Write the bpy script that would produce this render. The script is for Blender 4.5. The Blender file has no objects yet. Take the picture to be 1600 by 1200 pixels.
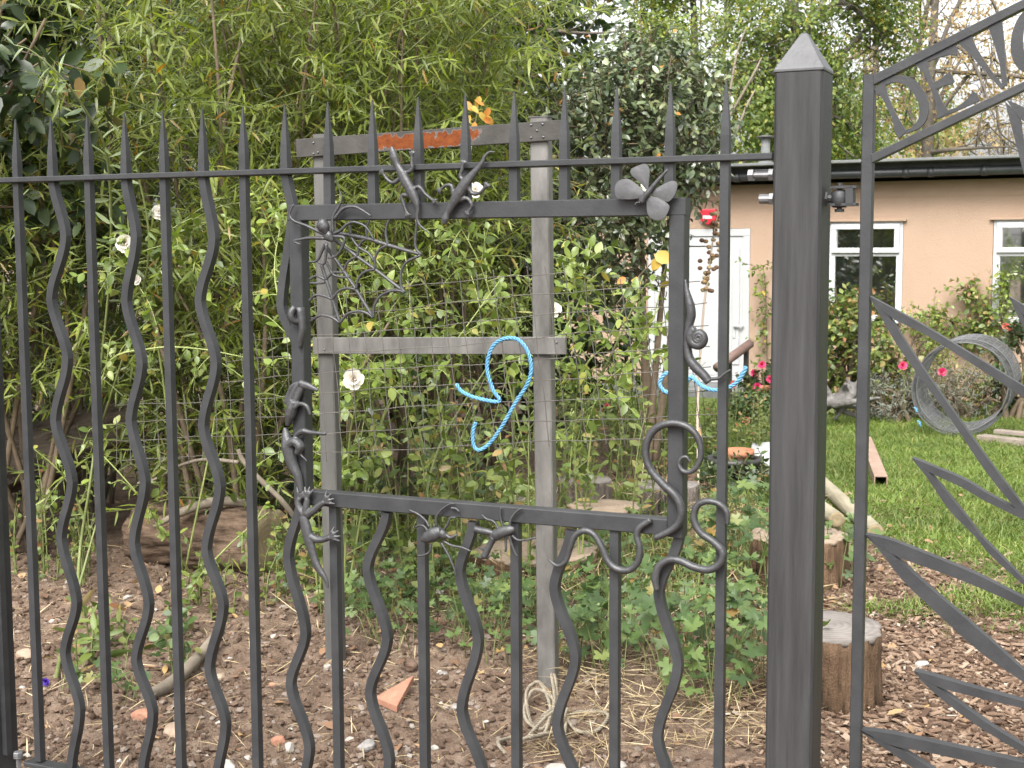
import bpy, math, random
import numpy as np
from mathutils import Vector, Matrix

random.seed(7)
rng = np.random.default_rng(11)
S = bpy.context.scene
COL = S.collection
R = math.radians

# ------------------------------------------------------------------ camera, sky, sun, exposure
FPX, PITCH, ROLL, EYE = 2166.0, 0.0983, -0.0044, 1.5
f0 = np.array([0, math.cos(PITCH), -math.sin(PITCH)])
u0 = np.array([0, math.sin(PITCH), math.cos(PITCH)])
r0 = np.array([1.0, 0, 0])
cr_, sr_ = math.cos(ROLL), math.sin(ROLL)
camR = cr_ * r0 + sr_ * u0
camU = -sr_ * r0 + cr_ * u0
cam = bpy.data.cameras.new('camera')
camo = bpy.data.objects.new('camera', cam)
COL.objects.link(camo)
m = Matrix.Identity(4)
for i in range(3):
    m[i][0], m[i][1], m[i][2] = camR[i], camU[i], -f0[i]
m[2][3] = EYE
camo.matrix_world = m
cam.sensor_width = 36
cam.lens = FPX / 1600 * 36
cam.clip_start, cam.clip_end = 0.05, 500
cam.dof.use_dof = True
cam.dof.focus_distance = 3.6
cam.dof.aperture_fstop = 16
S.camera = camo

world = bpy.data.worlds.new('World')
S.world = world
world.use_nodes = True
wn = world.node_tree
bg = wn.nodes['Background']
sky = wn.nodes.new('ShaderNodeTexSky')
sky.sky_type = 'NISHITA'
sky.sun_disc = False
sky.sun_elevation = R(50)
sky.sun_rotation = R(200)
sky.air_density = 1.0
sky.dust_density = 6.0
sky.ozone_density = 1.0
hs = wn.nodes.new('ShaderNodeHueSaturation')      # cloud cover: hardly any blue left
hs.inputs['Saturation'].default_value = 0.12
wn.links.new(sky.outputs[0], hs.inputs['Color'])
wn.links.new(hs.outputs[0], bg.inputs['Color'])
bg.inputs['Strength'].default_value = 0.15

sl = bpy.data.lights.new('sun', 'SUN')
sl.energy = 1.0
sl.angle = R(25)
sl.color = (1, 0.96, 0.9)
so = bpy.data.objects.new('sun', sl)
COL.objects.link(so)
el, az = R(50), R(200)          # from behind the camera's left shoulder
sd = Vector((math.cos(el) * math.sin(az), math.cos(el) * math.cos(az), math.sin(el)))
so.rotation_euler = sd.to_track_quat('Z', 'Y').to_euler()
so.location = (0, 0, 20)

S.view_settings.view_transform = 'Standard'
S.view_settings.look = 'None'
S.view_settings.gamma = 1
S.view_settings.use_curve_mapping = False
S.view_settings.exposure = 1.72
S.render.engine = 'CYCLES'
S.cycles.max_bounces = 12
S.cycles.diffuse_bounces = 8
S.cycles.transmission_bounces = 8
S.cycles.transparent_max_bounces = 8

# ------------------------------------------------------------------ pixel of the 1600x1200 photo -> place
def ray(px, py):
    x, y = px - 800.0, py - 600.0
    a, b = cr_ * x + sr_ * y, -sr_ * x + cr_ * y
    return f0 * FPX + r0 * a - u0 * b
CAM = np.array([0, 0, EYE])
def onplane(px, py, o, n):
    d = ray(px, py)
    t = np.dot(np.asarray(o) - CAM, n) / np.dot(d, n)
    return CAM + d * t
def AT(px, py, Y):
    d = ray(px, py)
    return CAM + d * (Y / d[1])
def PG(px, py, z=0.0):
    return onplane(px, py, (0, 0, z), np.array([0, 0, 1.0]))
TH = 0.4259
FO = np.array([0.4287, 2.8, EYE])
FU = np.array([math.cos(TH), -math.sin(TH), 0])
FN = np.array([-math.sin(TH), -math.cos(TH), 0])
UPV = np.array([0, 0, 1.0])
def PF(px, py, off=0.0):
    return onplane(px, py, FO + FN * off, FN)
def project(P):
    P = np.atleast_2d(P) - CAM
    d = P @ f0
    return np.stack([800 + FPX * (P @ camR) / d, 600 - FPX * (P @ camU) / d], 1), d

# ------------------------------------------------------------------ objects
BASE = {}
def tag(o, label=None, cat=None, group=None, kind=None):
    if label: o['label'] = label
    if cat: o['category'] = cat
    if group: o['group'] = group
    if kind: o['kind'] = kind
    return o
def thing(name, loc, label, cat, group=None):
    o = bpy.data.objects.new(name, None)
    o.empty_display_size = 0.1
    o.location = loc
    COL.objects.link(o)
    BASE[o.name] = np.array(loc, float)
    return tag(o, label, cat, group)
def link(name, me, mat, parent=None, loc=None):
    o = bpy.data.objects.new(name, me)
    if mat is not None and not me.materials:
        for q in (mat if isinstance(mat, (list, tuple)) else [mat]):
            me.materials.append(q)
    COL.objects.link(o)
    if parent is not None:
        o.parent = parent
        BASE[o.name] = BASE[parent.name].copy()
    else:
        BASE[o.name] = np.zeros(3) if loc is None else np.array(loc, float)
        o.location = BASE[o.name]
    return o

def nrm(v):
    v = np.asarray(v, float)
    return v / (np.linalg.norm(v) + 1e-12)
def crom(pts, n=6, closed=False):
    p = np.asarray(pts, float)
    if closed:
        q = np.vstack([p[-1], p, p[0], p[1]])
    else:
        q = np.vstack([2 * p[0] - p[1], p, 2 * p[-1] - p[-2]])
    out = []
    for i in range(1, len(q) - 2):
        a, b, c, d = q[i - 1], q[i], q[i + 1], q[i + 2]
        for k in range(n):
            t = k / n
            out.append(0.5 * ((2 * b) + (-a + c) * t + (2 * a - 5 * b + 4 * c - d) * t * t + (-a + 3 * b - 3 * c + d) * t ** 3))
    if not closed: out.append(q[-2])
    return np.array(out)

class MB:
    def __init__(self): self.v, self.f = [], []
    def add(self, V, F):
        k = len(self.v)
        self.v += [tuple(x) for x in V]
        self.f += [tuple(i + k for i in f) for f in F]
        return self
    def obox(self, c, ax, ay, az):          # centre and half-axis vectors
        c, ax, ay, az = map(np.asarray, (c, ax, ay, az))
        V = [c + i * ax + j * ay + k * az for k in (-1, 1) for j in (-1, 1) for i in (-1, 1)]
        F = [(0, 2, 3, 1), (4, 5, 7, 6), (0, 1, 5, 4), (2, 6, 7, 3), (0, 4, 6, 2), (1, 3, 7, 5)]
        return self.add(V, F)
    def bar(self, a, b, w, h, n=None, bev=0.0):  # w across (in plane), h along the normal n
        a, b = np.asarray(a, float), np.asarray(b, float)
        t = nrm(b - a)
        n = nrm(n if n is not None else FN)
        n = nrm(n - t * np.dot(n, t))
        s = np.cross(t, n)
        if bev <= 0:
            return self.obox((a + b) / 2, (b - a) / 2, s * w / 2, n * h / 2)
        W, H, e = w / 2, h / 2, bev
        sec = [(-W + e, -H), (W - e, -H), (W, -H + e), (W, H - e), (W - e, H), (-W + e, H), (-W, H - e), (-W, -H + e)]
        return self.sweep([a, b], sec, n)
    def sweep(self, P, sec, n=None, scale=None, cap=True):
        P = np.asarray(P, float)
        N = len(P)
        T = np.gradient(P, axis=0)
        T /= np.linalg.norm(T, axis=1)[:, None] + 1e-12
        V = []
        if n is None:
            h = np.array([0, 0, 1.0]) if abs(T[0][2]) < 0.9 else np.array([1.0, 0, 0])
            nn = nrm(h - T[0] * np.dot(h, T[0]))
        for i in range(N):
            if n is not None:
                ni = nrm(np.asarray(n, float) - T[i] * np.dot(n, T[i]))
            else:
                nn = nrm(nn - T[i] * np.dot(nn, T[i]))
                ni = nn
            s = np.cross(T[i], ni)
            sc = 1 if scale is None else scale[i]
            for (a, b) in sec: V.append(P[i] + s * a * sc + ni * b * sc)
        k = len(sec)
        F = [(i * k + j, i * k + (j + 1) % k, (i + 1) * k + (j + 1) % k, (i + 1) * k + j) for i in range(N - 1) for j in range(k)]
        if cap: F += [tuple(range(k - 1, -1, -1)), tuple((N - 1) * k + j for j in range(k))]
        return self.add(V, F)
    def tube(self, P, r, seg=8, cap=True, flat=1.0, n=None):
        P = np.asarray(P, float)
        r = np.broadcast_to(np.asarray(r, float), (len(P),)) if np.ndim(r) == 0 or len(np.atleast_1d(r)) == len(P) else np.interp(np.linspace(0, 1, len(P)), np.linspace(0, 1, len(r)), r)
        sec = [(math.cos(a), math.sin(a) * flat) for a in np.linspace(0, 2 * math.pi, seg, endpoint=False)]
        return self.sweep(P, sec, n, r, cap)
    def ball(self, c, rx, ry, rz, ax=None, seg=12, rings=8):   # ellipsoid with axes given as columns
        A = np.eye(3) if ax is None else np.array(ax).T
        V = [];F = []
        for i in range(rings + 1):
            p = math.pi * i / rings
            for j in range(seg):
                a = 2 * math.pi * j / seg
                V.append(np.asarray(c) + A @ np.array([rx * math.sin(p) * math.cos(a), ry * math.sin(p) * math.sin(a), rz * math.cos(p)]))
        for i in range(rings):
            for j in range(seg):
                F.append((i * seg + j, (i + 1) * seg + j, (i + 1) * seg + (j + 1) % seg, i * seg + (j + 1) % seg))
        return self.add(V, F)
    def lathe(self, c, prof, seg=20, axis=None, wob=None):     # prof: (r, h) list
        az = nrm(axis if axis is not None else (0, 0, 1))
        ax = nrm(np.cross(az, [0.3, 1, 0.1])); ay = np.cross(az, ax)
        V = [];F = []
        for i, (r, h) in enumerate(prof):
            for j in range(seg):
                a = 2 * math.pi * j / seg
                rr = r * (1 if wob is None else wob(a, h))
                V.append(np.asarray(c) + az * h + (ax * math.cos(a) + ay * math.sin(a)) * rr)
        for i in range(len(prof) - 1):
            for j in range(seg):
                F.append((i * seg + j, i * seg + (j + 1) % seg, (i + 1) * seg + (j + 1) % seg, (i + 1) * seg + j))
        F += [tuple(range(seg - 1, -1, -1)), tuple((len(prof) - 1) * seg + j for j in range(seg))]
        return self.add(V, F)
    def prism(self, front, back):                              # two matching outlines
        k = len(front)
        F = [tuple(range(k)), tuple(range(2 * k - 1, k - 1, -1))] + [(i, k + i, k + (i + 1) % k, (i + 1) % k) for i in range(k)]
        return self.add(list(front) + list(back), F)
    def build(self, name, mat, parent=None, smooth=False, loc=None, label=None, bevel=0, remesh=0, subsurf=0):
        me = bpy.data.meshes.new(name)
        b = BASE[parent.name] if parent is not None else (np.zeros(3) if loc is None else np.array(loc, float))
        me.from_pydata([tuple(np.asarray(x) - b) for x in self.v], [], self.f)
        me.validate()
        if smooth:
            me.polygons.foreach_set('use_smooth', np.ones(len(me.polygons), bool))
        o = link(name, me, mat, parent, loc)
        if label: o['label'] = label
        if remesh:
            md = o.modifiers.new('r', 'REMESH'); md.mode = 'VOXEL'; md.voxel_size = remesh; md.use_smooth_shade = True
            ms = o.modifiers.new('s', 'SMOOTH'); ms.factor = 0.5; ms.iterations = 3
        if bevel:
            md = o.modifiers.new('b', 'BEVEL'); md.width = bevel; md.segments = 2; md.limit_method = 'ANGLE'
        if subsurf:
            md = o.modifiers.new('u', 'SUBSURF'); md.levels = md.render_levels = subsurf
        me.update()
        return o

def mesh_np(name, V, T, mat=None, smooth=True):
    me = bpy.data.meshes.new(name)
    V = np.ascontiguousarray(V, np.float32); T = np.ascontiguousarray(T, np.int32)
    me.vertices.add(len(V)); me.vertices.foreach_set('co', V.ravel())
    k = T.shape[1]
    me.loops.add(T.size); me.loops.foreach_set('vertex_index', T.ravel())
    me.polygons.add(len(T)); me.polygons.foreach_set('loop_start', np.arange(0, T.size, k, dtype=np.int32))
    me.polygons.foreach_set('use_smooth', np.full(len(T), smooth))
    if mat is not None: me.materials.append(mat)
    me.update(calc_edges=True)
    return me

# ------------------------------------------------------------------ noise for terrain
_perm = rng.random((256, 256))
def vnoise(x, y):
    x, y = np.asarray(x, float), np.asarray(y, float)
    xi, yi = np.floor(x).astype(int), np.floor(y).astype(int)
    fx, fy = x - xi, y - yi
    fx, fy = fx * fx * (3 - 2 * fx), fy * fy * (3 - 2 * fy)
    g = lambda a, b: _perm[a % 256, b % 256]
    return (g(xi, yi) * (1 - fx) + g(xi + 1, yi) * fx) * (1 - fy) + (g(xi, yi + 1) * (1 - fx) + g(xi + 1, yi + 1) * fx) * fy
def lawn_s(x, y):
    return (x - 1.83) * .976 + (y - 6.6) * .218
def gz(x, y):
    x, y = np.asarray(x, float), np.asarray(y, float)
    soil = 1 / (1 + np.exp((x - .75) * 6))
    near = np.clip((16 - y) / 10, 0, 1)
    h = (vnoise(x * 1.7 + 9, y * 1.7) - .5) * .09 * soil + (vnoise(x * 6, y * 6 + 40) - .5) * .05 * soil
    h += (vnoise(x * 17, y * 17) - .5) * .028 * soil + (vnoise(x * 45, y * 45) - .5) * .012 * (0.4 + soil)
    h += (vnoise(x * .9 + 30, y * .9) - .5) * .05 * (1 - soil)
    return h * near

# ------------------------------------------------------------------ materials
def newmat(name):
    mt = bpy.data.materials.new(name); mt.use_nodes = True
    nt = mt.node_tree
    return mt, nt, nt.nodes['Principled BSDF'], nt.nodes['Material Output']
def nd(nt, t, **k):
    n = nt.nodes.new(t)
    for a, b in k.items():
        if a.startswith('i_'):
            n.inputs[a[2:].replace('_', ' ')].default_value = b
        else: setattr(n, a, b)
    return n
def ramp(nt, fac, stops, const=False):
    r = nt.nodes.new('ShaderNodeValToRGB')
    if const: r.color_ramp.interpolation = 'CONSTANT'
    e = r.color_ramp.elements
    while len(e) < len(stops): e.new(0.5)
    for q, (p, c) in zip(e, stops):
        q.position = p; q.color = (*c, 1) if len(c) == 3 else c
    nt.links.new(fac, r.inputs[0])
    return r.outputs[0]
def coords(nt, kind='Object', scale=(1, 1, 1)):
    tc = nt.nodes.new('ShaderNodeTexCoord')
    mp = nt.nodes.new('ShaderNodeMapping')
    mp.inputs['Scale'].default_value = scale
    nt.links.new(tc.outputs[kind], mp.inputs[0])
    return mp.outputs[0]
def noise(nt, vec, scale, detail=4, rough=.6):
    n = nd(nt, 'ShaderNodeTexNoise', i_Scale=scale, i_Detail=detail, i_Roughness=rough)
    nt.links.new(vec, n.inputs['Vector'])
    return n.outputs[0]
def bump(nt, pr, h, strength, dist=.01):
    b = nd(nt, 'ShaderNodeBump', i_Strength=strength, i_Distance=dist)
    nt.links.new(h, b.inputs['Height']); nt.links.new(b.outputs[0], pr.inputs['Normal'])
def surf(name, c1, c2, scale=8, rough=.6, metal=0, stretch=(1, 1, 1), bmp=.2, bdist=.004, fine=60, spec=.5, kind='Object'):
    mt, nt, pr, out = newmat(name)
    v = coords(nt, kind, stretch)
    n1 = noise(nt, v, scale, 6, .65)
    col = ramp(nt, n1, [(.3, c1), (.7, c2)])
    nt.links.new(col, pr.inputs['Base Color'])
    pr.inputs['Roughness'].default_value = rough
    pr.inputs['Metallic'].default_value = metal
    pr.inputs['Specular IOR Level'].default_value = spec
    n2 = noise(nt, v, fine, 3, .6)
    bump(nt, pr, n2, bmp, bdist)
    return mt
def leafmat(name, stops, rough=.45, trans=.35, under=1.35, spec=.5, patch=.35):
    """leaf colour differs leaf by leaf (random per island / object), paler underneath, lets some light through"""
    mt, nt, pr, out = newmat(name)
    g = nt.nodes.new('ShaderNodeNewGeometry'); oi = nt.nodes.new('ShaderNodeObjectInfo')
    a = nd(nt, 'ShaderNodeMath', operation='ADD'); fr = nd(nt, 'ShaderNodeMath', operation='FRACT')
    nt.links.new(g.outputs['Random Per Island'], a.inputs[0]); nt.links.new(oi.outputs['Random'], a.inputs[1])
    nt.links.new(a.outputs[0], fr.inputs[0])
    col = ramp(nt, fr.outputs[0], stops)
    tc = nt.nodes.new('ShaderNodeTexCoord')
    n = nd(nt, 'ShaderNodeTexNoise', i_Scale=1.6, i_Detail=2)
    nt.links.new(g.outputs['Position'], n.inputs['Vector'])
    hsv = nd(nt, 'ShaderNodeHueSaturation')
    mr = nd(nt, 'ShaderNodeMapRange'); mr.inputs[1].default_value = .3; mr.inputs[2].default_value = .7
    mr.inputs[3].default_value = 1 - patch; mr.inputs[4].default_value = 1 + patch
    nt.links.new(n.outputs[0], mr.inputs[0]); nt.links.new(mr.outputs[0], hsv.inputs['Value'])
    nt.links.new(col, hsv.inputs['Color'])
    mx = nd(nt, 'ShaderNodeMix', data_type='RGBA', blend_type='MULTIPLY')
    mx.inputs[0].default_value = 1
    back = ramp(nt, g.outputs['Backfacing'], [(0, (1, 1, 1)), (1, (under, under * .98, under * 1.25))])
    nt.links.new(hsv.outputs[0], mx.inputs[6]); nt.links.new(back, mx.inputs[7])
    nt.links.new(mx.outputs[2], pr.inputs['Base Color'])
    pr.inputs['Roughness'].default_value = rough
    pr.inputs['Specular IOR Level'].default_value = spec
    if trans > 0:
        tr = nt.nodes.new('ShaderNodeBsdfTranslucent')
        h2 = nd(nt, 'ShaderNodeHueSaturation', i_Saturation=1.15, i_Value=1.25)
        nt.links.new(hsv.outputs[0], h2.inputs['Color']); nt.links.new(h2.outputs[0], tr.inputs['Color'])
        ms = nt.nodes.new('ShaderNodeMixShader'); ms.inputs[0].default_value = trans
        nt.links.new(pr.outputs[0], ms.inputs[1]); nt.links.new(tr.outputs[0], ms.inputs[2])
        nt.links.new(ms.outputs[0], out.inputs['Surface'])
    return mt
def islandmat(name, stops, rough=.9, const=True, bmp=0):
    mt, nt, pr, out = newmat(name)
    g = nt.nodes.new('ShaderNodeNewGeometry'); oi = nt.nodes.new('ShaderNodeObjectInfo')
    a = nd(nt, 'ShaderNodeMath', operation='ADD'); fr = nd(nt, 'ShaderNodeMath', operation='FRACT')
    nt.links.new(g.outputs['Random Per Island'], a.inputs[0]); nt.links.new(oi.outputs['Random'], a.inputs[1])
    nt.links.new(a.outputs[0], fr.inputs[0])
    nt.links.new(ramp(nt, fr.outputs[0], stops, const), pr.inputs['Base Color'])
    pr.inputs['Roughness'].default_value = rough
    pr.inputs['Specular IOR Level'].default_value = .25
    return mt

def barkmat(name, c1, c2, scale, st, bdist=.03):
    mt, nt, pr, out = newmat(name)
    v = coords(nt, 'Object', (1, 1, st)); w = coords(nt)
    a = noise(nt, v, scale, 8, .7); b = noise(nt, w, 6, 4); c = noise(nt, w, 150, 3)
    mx = nd(nt, 'ShaderNodeMix', data_type='FLOAT'); mx.inputs[0].default_value = .35
    nt.links.new(a, mx.inputs[2]); nt.links.new(b, mx.inputs[3])
    mid = tuple(.45 * p + .55 * q for p, q in zip(c1, c2))
    nt.links.new(ramp(nt, mx.outputs[0], [(.38, c1), (.47, mid), (.58, c2)]), pr.inputs['Base Color'])
    pr.inputs['Roughness'].default_value = .95; pr.inputs['Specular IOR Level'].default_value = .15
    m2 = nd(nt, 'ShaderNodeMath', operation='MULTIPLY_ADD'); m2.inputs[1].default_value = .25
    nt.links.new(c, m2.inputs[0]); nt.links.new(a, m2.inputs[2])
    bump(nt, pr, m2.outputs[0], 1, bdist)
    return mt
M = {}
M['iron'] = surf('forged_iron', (.0195, .020, .0215), (.035, .0357, .037), 14, .5, .05, bmp=.25, bdist=.002, fine=220, spec=.32)
M['iron_ornament'] = surf('hammered_iron', (.029, .029, .0305), (.052, .052, .054), 30, .45, .2, bmp=.45, bdist=.003, fine=110)
M['iron_post'] = surf('brushed_iron', (.0195, .0192, .0195), (.041, .0405, .0408), 9, .55, .05, (6, 6, .35), .3, .002, 120, .25)
M['iron_cap'] = surf('ground_iron', (.04, .04, .042), (.075, .075, .078), 12, .5, .15, bmp=.3, bdist=.002, fine=150)
M['wing'] = surf('brushed_sheet_iron', (.042, .042, .044), (.085, .085, .088), 25, .5, .15, bmp=.4, bdist=.002, fine=70)
M['steel'] = surf('zinc_bolt', (.1, .1, .105), (.2, .2, .2), 30, .42, .5, bmp=.1, fine=200)
M['galv'] = surf('galvanised_strip', (.05, .048, .044), (.095, .092, .085), 6, .6, .15, (4, 4, .7), .3, .003, 80)
M['wire'] = surf('mesh_wire', (.07, .062, .052), (.13, .12, .105), 5, .6, .4, fine=100)
M['wire_roll'] = surf('grey_wire', (.075, .076, .078), (.125, .127, .13), 5, .6, .2)
M['rope_blue'] = surf('blue_rope', (.055, .2, .36), (.12, .3, .46), 40, .6, bmp=.4, fine=400)
M['rope_tan'] = surf('hemp_rope', (.15, .125, .09), (.27, .235, .175), 40, .9, bmp=.5, fine=300)
M['stem'] = surf('green_stem', (.08, .11, .03), (.14, .15, .05), 12, .6)
M['cane'] = surf('pale_cane', (.14, .19, .05), (.24, .26, .09), 12, .6)
M['wood_stem'] = surf('brown_stem', (.07, .05, .03), (.15, .11, .07), 14, .85, bmp=.4)
M['stick'] = surf('bare_stick', (.1, .082, .06), (.2, .165, .125), 16, .9, bmp=.5)
M['bark'] = surf('tree_bark', (.05, .04, .032), (.12, .1, .08), 9, .95, stretch=(1, 1, .25), bmp=.9, bdist=.03, fine=24)
M['bark_mid'] = surf('grey_bark', (.07, .06, .05), (.14, .12, .1), 9, .95, bmp=.5, fine=24)
M['bark_grey'] = barkmat('weathered_bark', (.035, .03, .024), (.15, .12, .095), 24, .3)
M['log_bark'] = barkmat('log_bark', (.02, .013, .008), (.16, .11, .076), 26, .22)
M['white_pvc'] = surf('white_upvc', (.4, .405, .41), (.45, .45, .45), 5, .4, bmp=.02)
M['door_pvc'] = surf('white_door_upvc', (.33, .335, .335), (.38, .38, .38), 5, .45, bmp=.02)
M['felt'] = surf('roof_felt', (.085, .09, .088), (.14, .145, .14), 9, .9, fine=50)
M['gutter'] = surf('black_gutter', (.018, .02, .021), (.03, .032, .034), 6, .4)
M['soffit'] = surf('painted_soffit', (.16, .15, .13), (.22, .2, .17), 5, .8)
M['red'] = surf('red_plastic', (.42, .015, .03), (.5, .025, .04), 5, .35)
M['white_petal'] = leafmat('white_petal', [(0, (.72, .69, .6)), (1, (.8, .78, .72))], .6, .3, 1, patch=.05)
M['pink_petal'] = leafmat('pink_petal', [(0, (.62, .06, .18)), (.6, (.7, .1, .26)), (1, (.7, .22, .2))], .6, .3, 1, patch=.05)
M['salmon_petal'] = leafmat('salmon_petal', [(0, (.65, .16, .12)), (1, (.72, .3, .22))], .6, .3, 1, patch=.05)
M['violet_petal'] = leafmat('violet_petal', [(0, (.07, .03, .3)), (1, (.12, .06, .4))], .6, .3, 1, patch=.05)
M['terracotta'] = surf('terracotta', (.26, .1, .05), (.34, .15, .08), 12, .85)
M['black_plastic'] = surf('dark_plastic', (.02, .02, .02), (.04, .038, .035), 10, .55)
M['handrail'] = surf('brown_rail', (.1, .06, .05), (.17, .11, .09), 10, .6)

def mat_wall():
    mt, nt, pr, out = newmat('peach_render')
    v = coords(nt)
    c = ramp(nt, noise(nt, v, 1.3, 5, .6), [(.3, (.285, .197, .138)), (.7, (.325, .23, .165))])
    nt.links.new(c, pr.inputs['Base Color']); pr.inputs['Roughness'].default_value = .92
    bump(nt, pr, noise(nt, v, 60, 4, .7), .5, .01)
    return mt
M['wall'] = mat_wall()
def mat_glass():
    mt, nt, pr, out = newmat('window_glass')
    pr.inputs['Base Color'].default_value = (.012, .014, .013, 1)
    pr.inputs['Roughness'].default_value = .03
    pr.inputs['Specular IOR Level'].default_value = 1
    pr.inputs['IOR'].default_value = 3.6
    return mt
M['glass'] = mat_glass()
def mat_cut(name, c1, c2, cx=(0, 0, 0)):
    """sawn end grain: rings about the log's own axis (object z), radial cracks"""
    mt, nt, pr, out = newmat(name)
    v = coords(nt)
    n = noise(nt, v, 7, 3)
    w = nd(nt, 'ShaderNodeTexWave', wave_type='RINGS', rings_direction='Z', i_Scale=13, i_Distortion=2.2, i_Detail=2)
    nt.links.new(v, w.inputs['Vector'])
    a = ramp(nt, w.outputs[0], [(0, tuple(x * .82 for x in c1)), (1, c2)])
    b = ramp(nt, n, [(.32, c1), (.68, c2)])
    mx = nd(nt, 'ShaderNodeMix', data_type='RGBA'); mx.inputs[0].default_value = .72
    nt.links.new(a, mx.inputs[6]); nt.links.new(b, mx.inputs[7])
    nt.links.new(mx.outputs[2], pr.inputs['Base Color'])
    pr.inputs['Roughness'].default_value = .9
    bump(nt, pr, noise(nt, v, 60, 3), .5, .006)
    return mt
M['cut_grey'] = mat_cut('weathered_cut_wood', (.1, .087, .077), (.21, .188, .167))
M['cut_tan'] = mat_cut('sawn_wood', (.16, .118, .08), (.28, .215, .155))
M['cut_mossy'] = mat_cut('mossy_cut_wood', (.13, .1, .055), (.24, .19, .11))
M['stump_bark'] = barkmat('split_stump_bark', (.016, .01, .006), (.15, .095, .058), 30, .12)
M['stump_bark_grey'] = barkmat('grey_stump_bark', (.03, .025, .021), (.19, .16, .135), 30, .2)
M['pole'] = surf('peeled_pole', (.17, .15, .1), (.3, .265, .19), 9, .85, stretch=(1, 1, .4), bmp=.4, fine=40)
M['beam'] = surf('rusty_beam', (.2, .13, .095), (.3, .21, .16), 9, .8, bmp=.3, fine=50)
M['plank'] = surf('grey_plank', (.12, .095, .075), (.24, .2, .165), 6, .85, bmp=.4, fine=50)
M['driftwood'] = surf('driftwood', (.05, .046, .042), (.16, .15, .14), 12, .9, bmp=.8, bdist=.01, fine=50)

def mat_rail():
    mt, nt, pr, out = newmat('zinc_strip_with_rust')
    v = coords(nt)
    base = ramp(nt, noise(nt, v, 9, 5), [(.3, (.032, .03, .027)), (.7, (.062, .058, .053))])
    # rust where the zinc has flaked away: a ragged patch along the middle of the strip
    sx = nt.nodes.new('ShaderNodeSeparateXYZ'); nt.links.new(v, sx.inputs[0])
    def math_(op, a, b=None):
        n = nd(nt, 'ShaderNodeMath', operation=op)
        for i, q in enumerate((a, b)):
            if q is None: continue
            if isinstance(q, (int, float)): n.inputs[i].default_value = q
            else: nt.links.new(q, n.inputs[i])
        return n.outputs[0]
    dx = math_('DIVIDE', math_('ABSOLUTE', math_('SUBTRACT', sx.outputs[0], .005)), .215)
    dz = math_('DIVIDE', math_('ABSOLUTE', math_('SUBTRACT', sx.outputs[2], -.003)), .033)
    d = math_('MAXIMUM', math_('POWER', dx, 6), math_('POWER', dz, 2))
    nn = noise(nt, v, 32, 5, .6)
    mask = math_('ADD', d, math_('MULTIPLY', math_('SUBTRACT', nn, .5), 2.6))
    mk = ramp(nt, mask, [(.50, (1, 1, 1)), (.54, (0, 0, 0))])
    edge = ramp(nt, mask, [(.5, (0, 0, 0)), (.56, (1, 1, 1)), (.66, (0, 0, 0))])
    rust = ramp(nt, noise(nt, v, 60, 4), [(.3, (.08, .018, .003)), (.7, (.145, .038, .006))])
    mx = nd(nt, 'ShaderNodeMix', data_type='RGBA'); nt.links.new(mk, mx.inputs[0])
    nt.links.new(base, mx.inputs[6]); nt.links.new(rust, mx.inputs[7])
    m2 = nd(nt, 'ShaderNodeMix', data_type='RGBA'); nt.links.new(math_('MULTIPLY', edge, .6), m2.inputs[0])
    nt.links.new(mx.outputs[2], m2.inputs[6]); m2.inputs[7].default_value = (.16, .155, .15, 1)
    nt.links.new(m2.outputs[2], pr.inputs['Base Color'])
    pr.inputs['Roughness'].default_value = .75
    pr.inputs['Specular IOR Level'].default_value = .2
    bump(nt, pr, noise(nt, v, 90, 3), .35, .004)
    return mt
M['rail_rust'] = mat_rail()
M['galv_white'] = surf('streaky_zinc_strip', (.06, .057, .051), (.16, .153, .143), 13, .5, .2, (1, 1, .35), .35, .003, 80)

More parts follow.
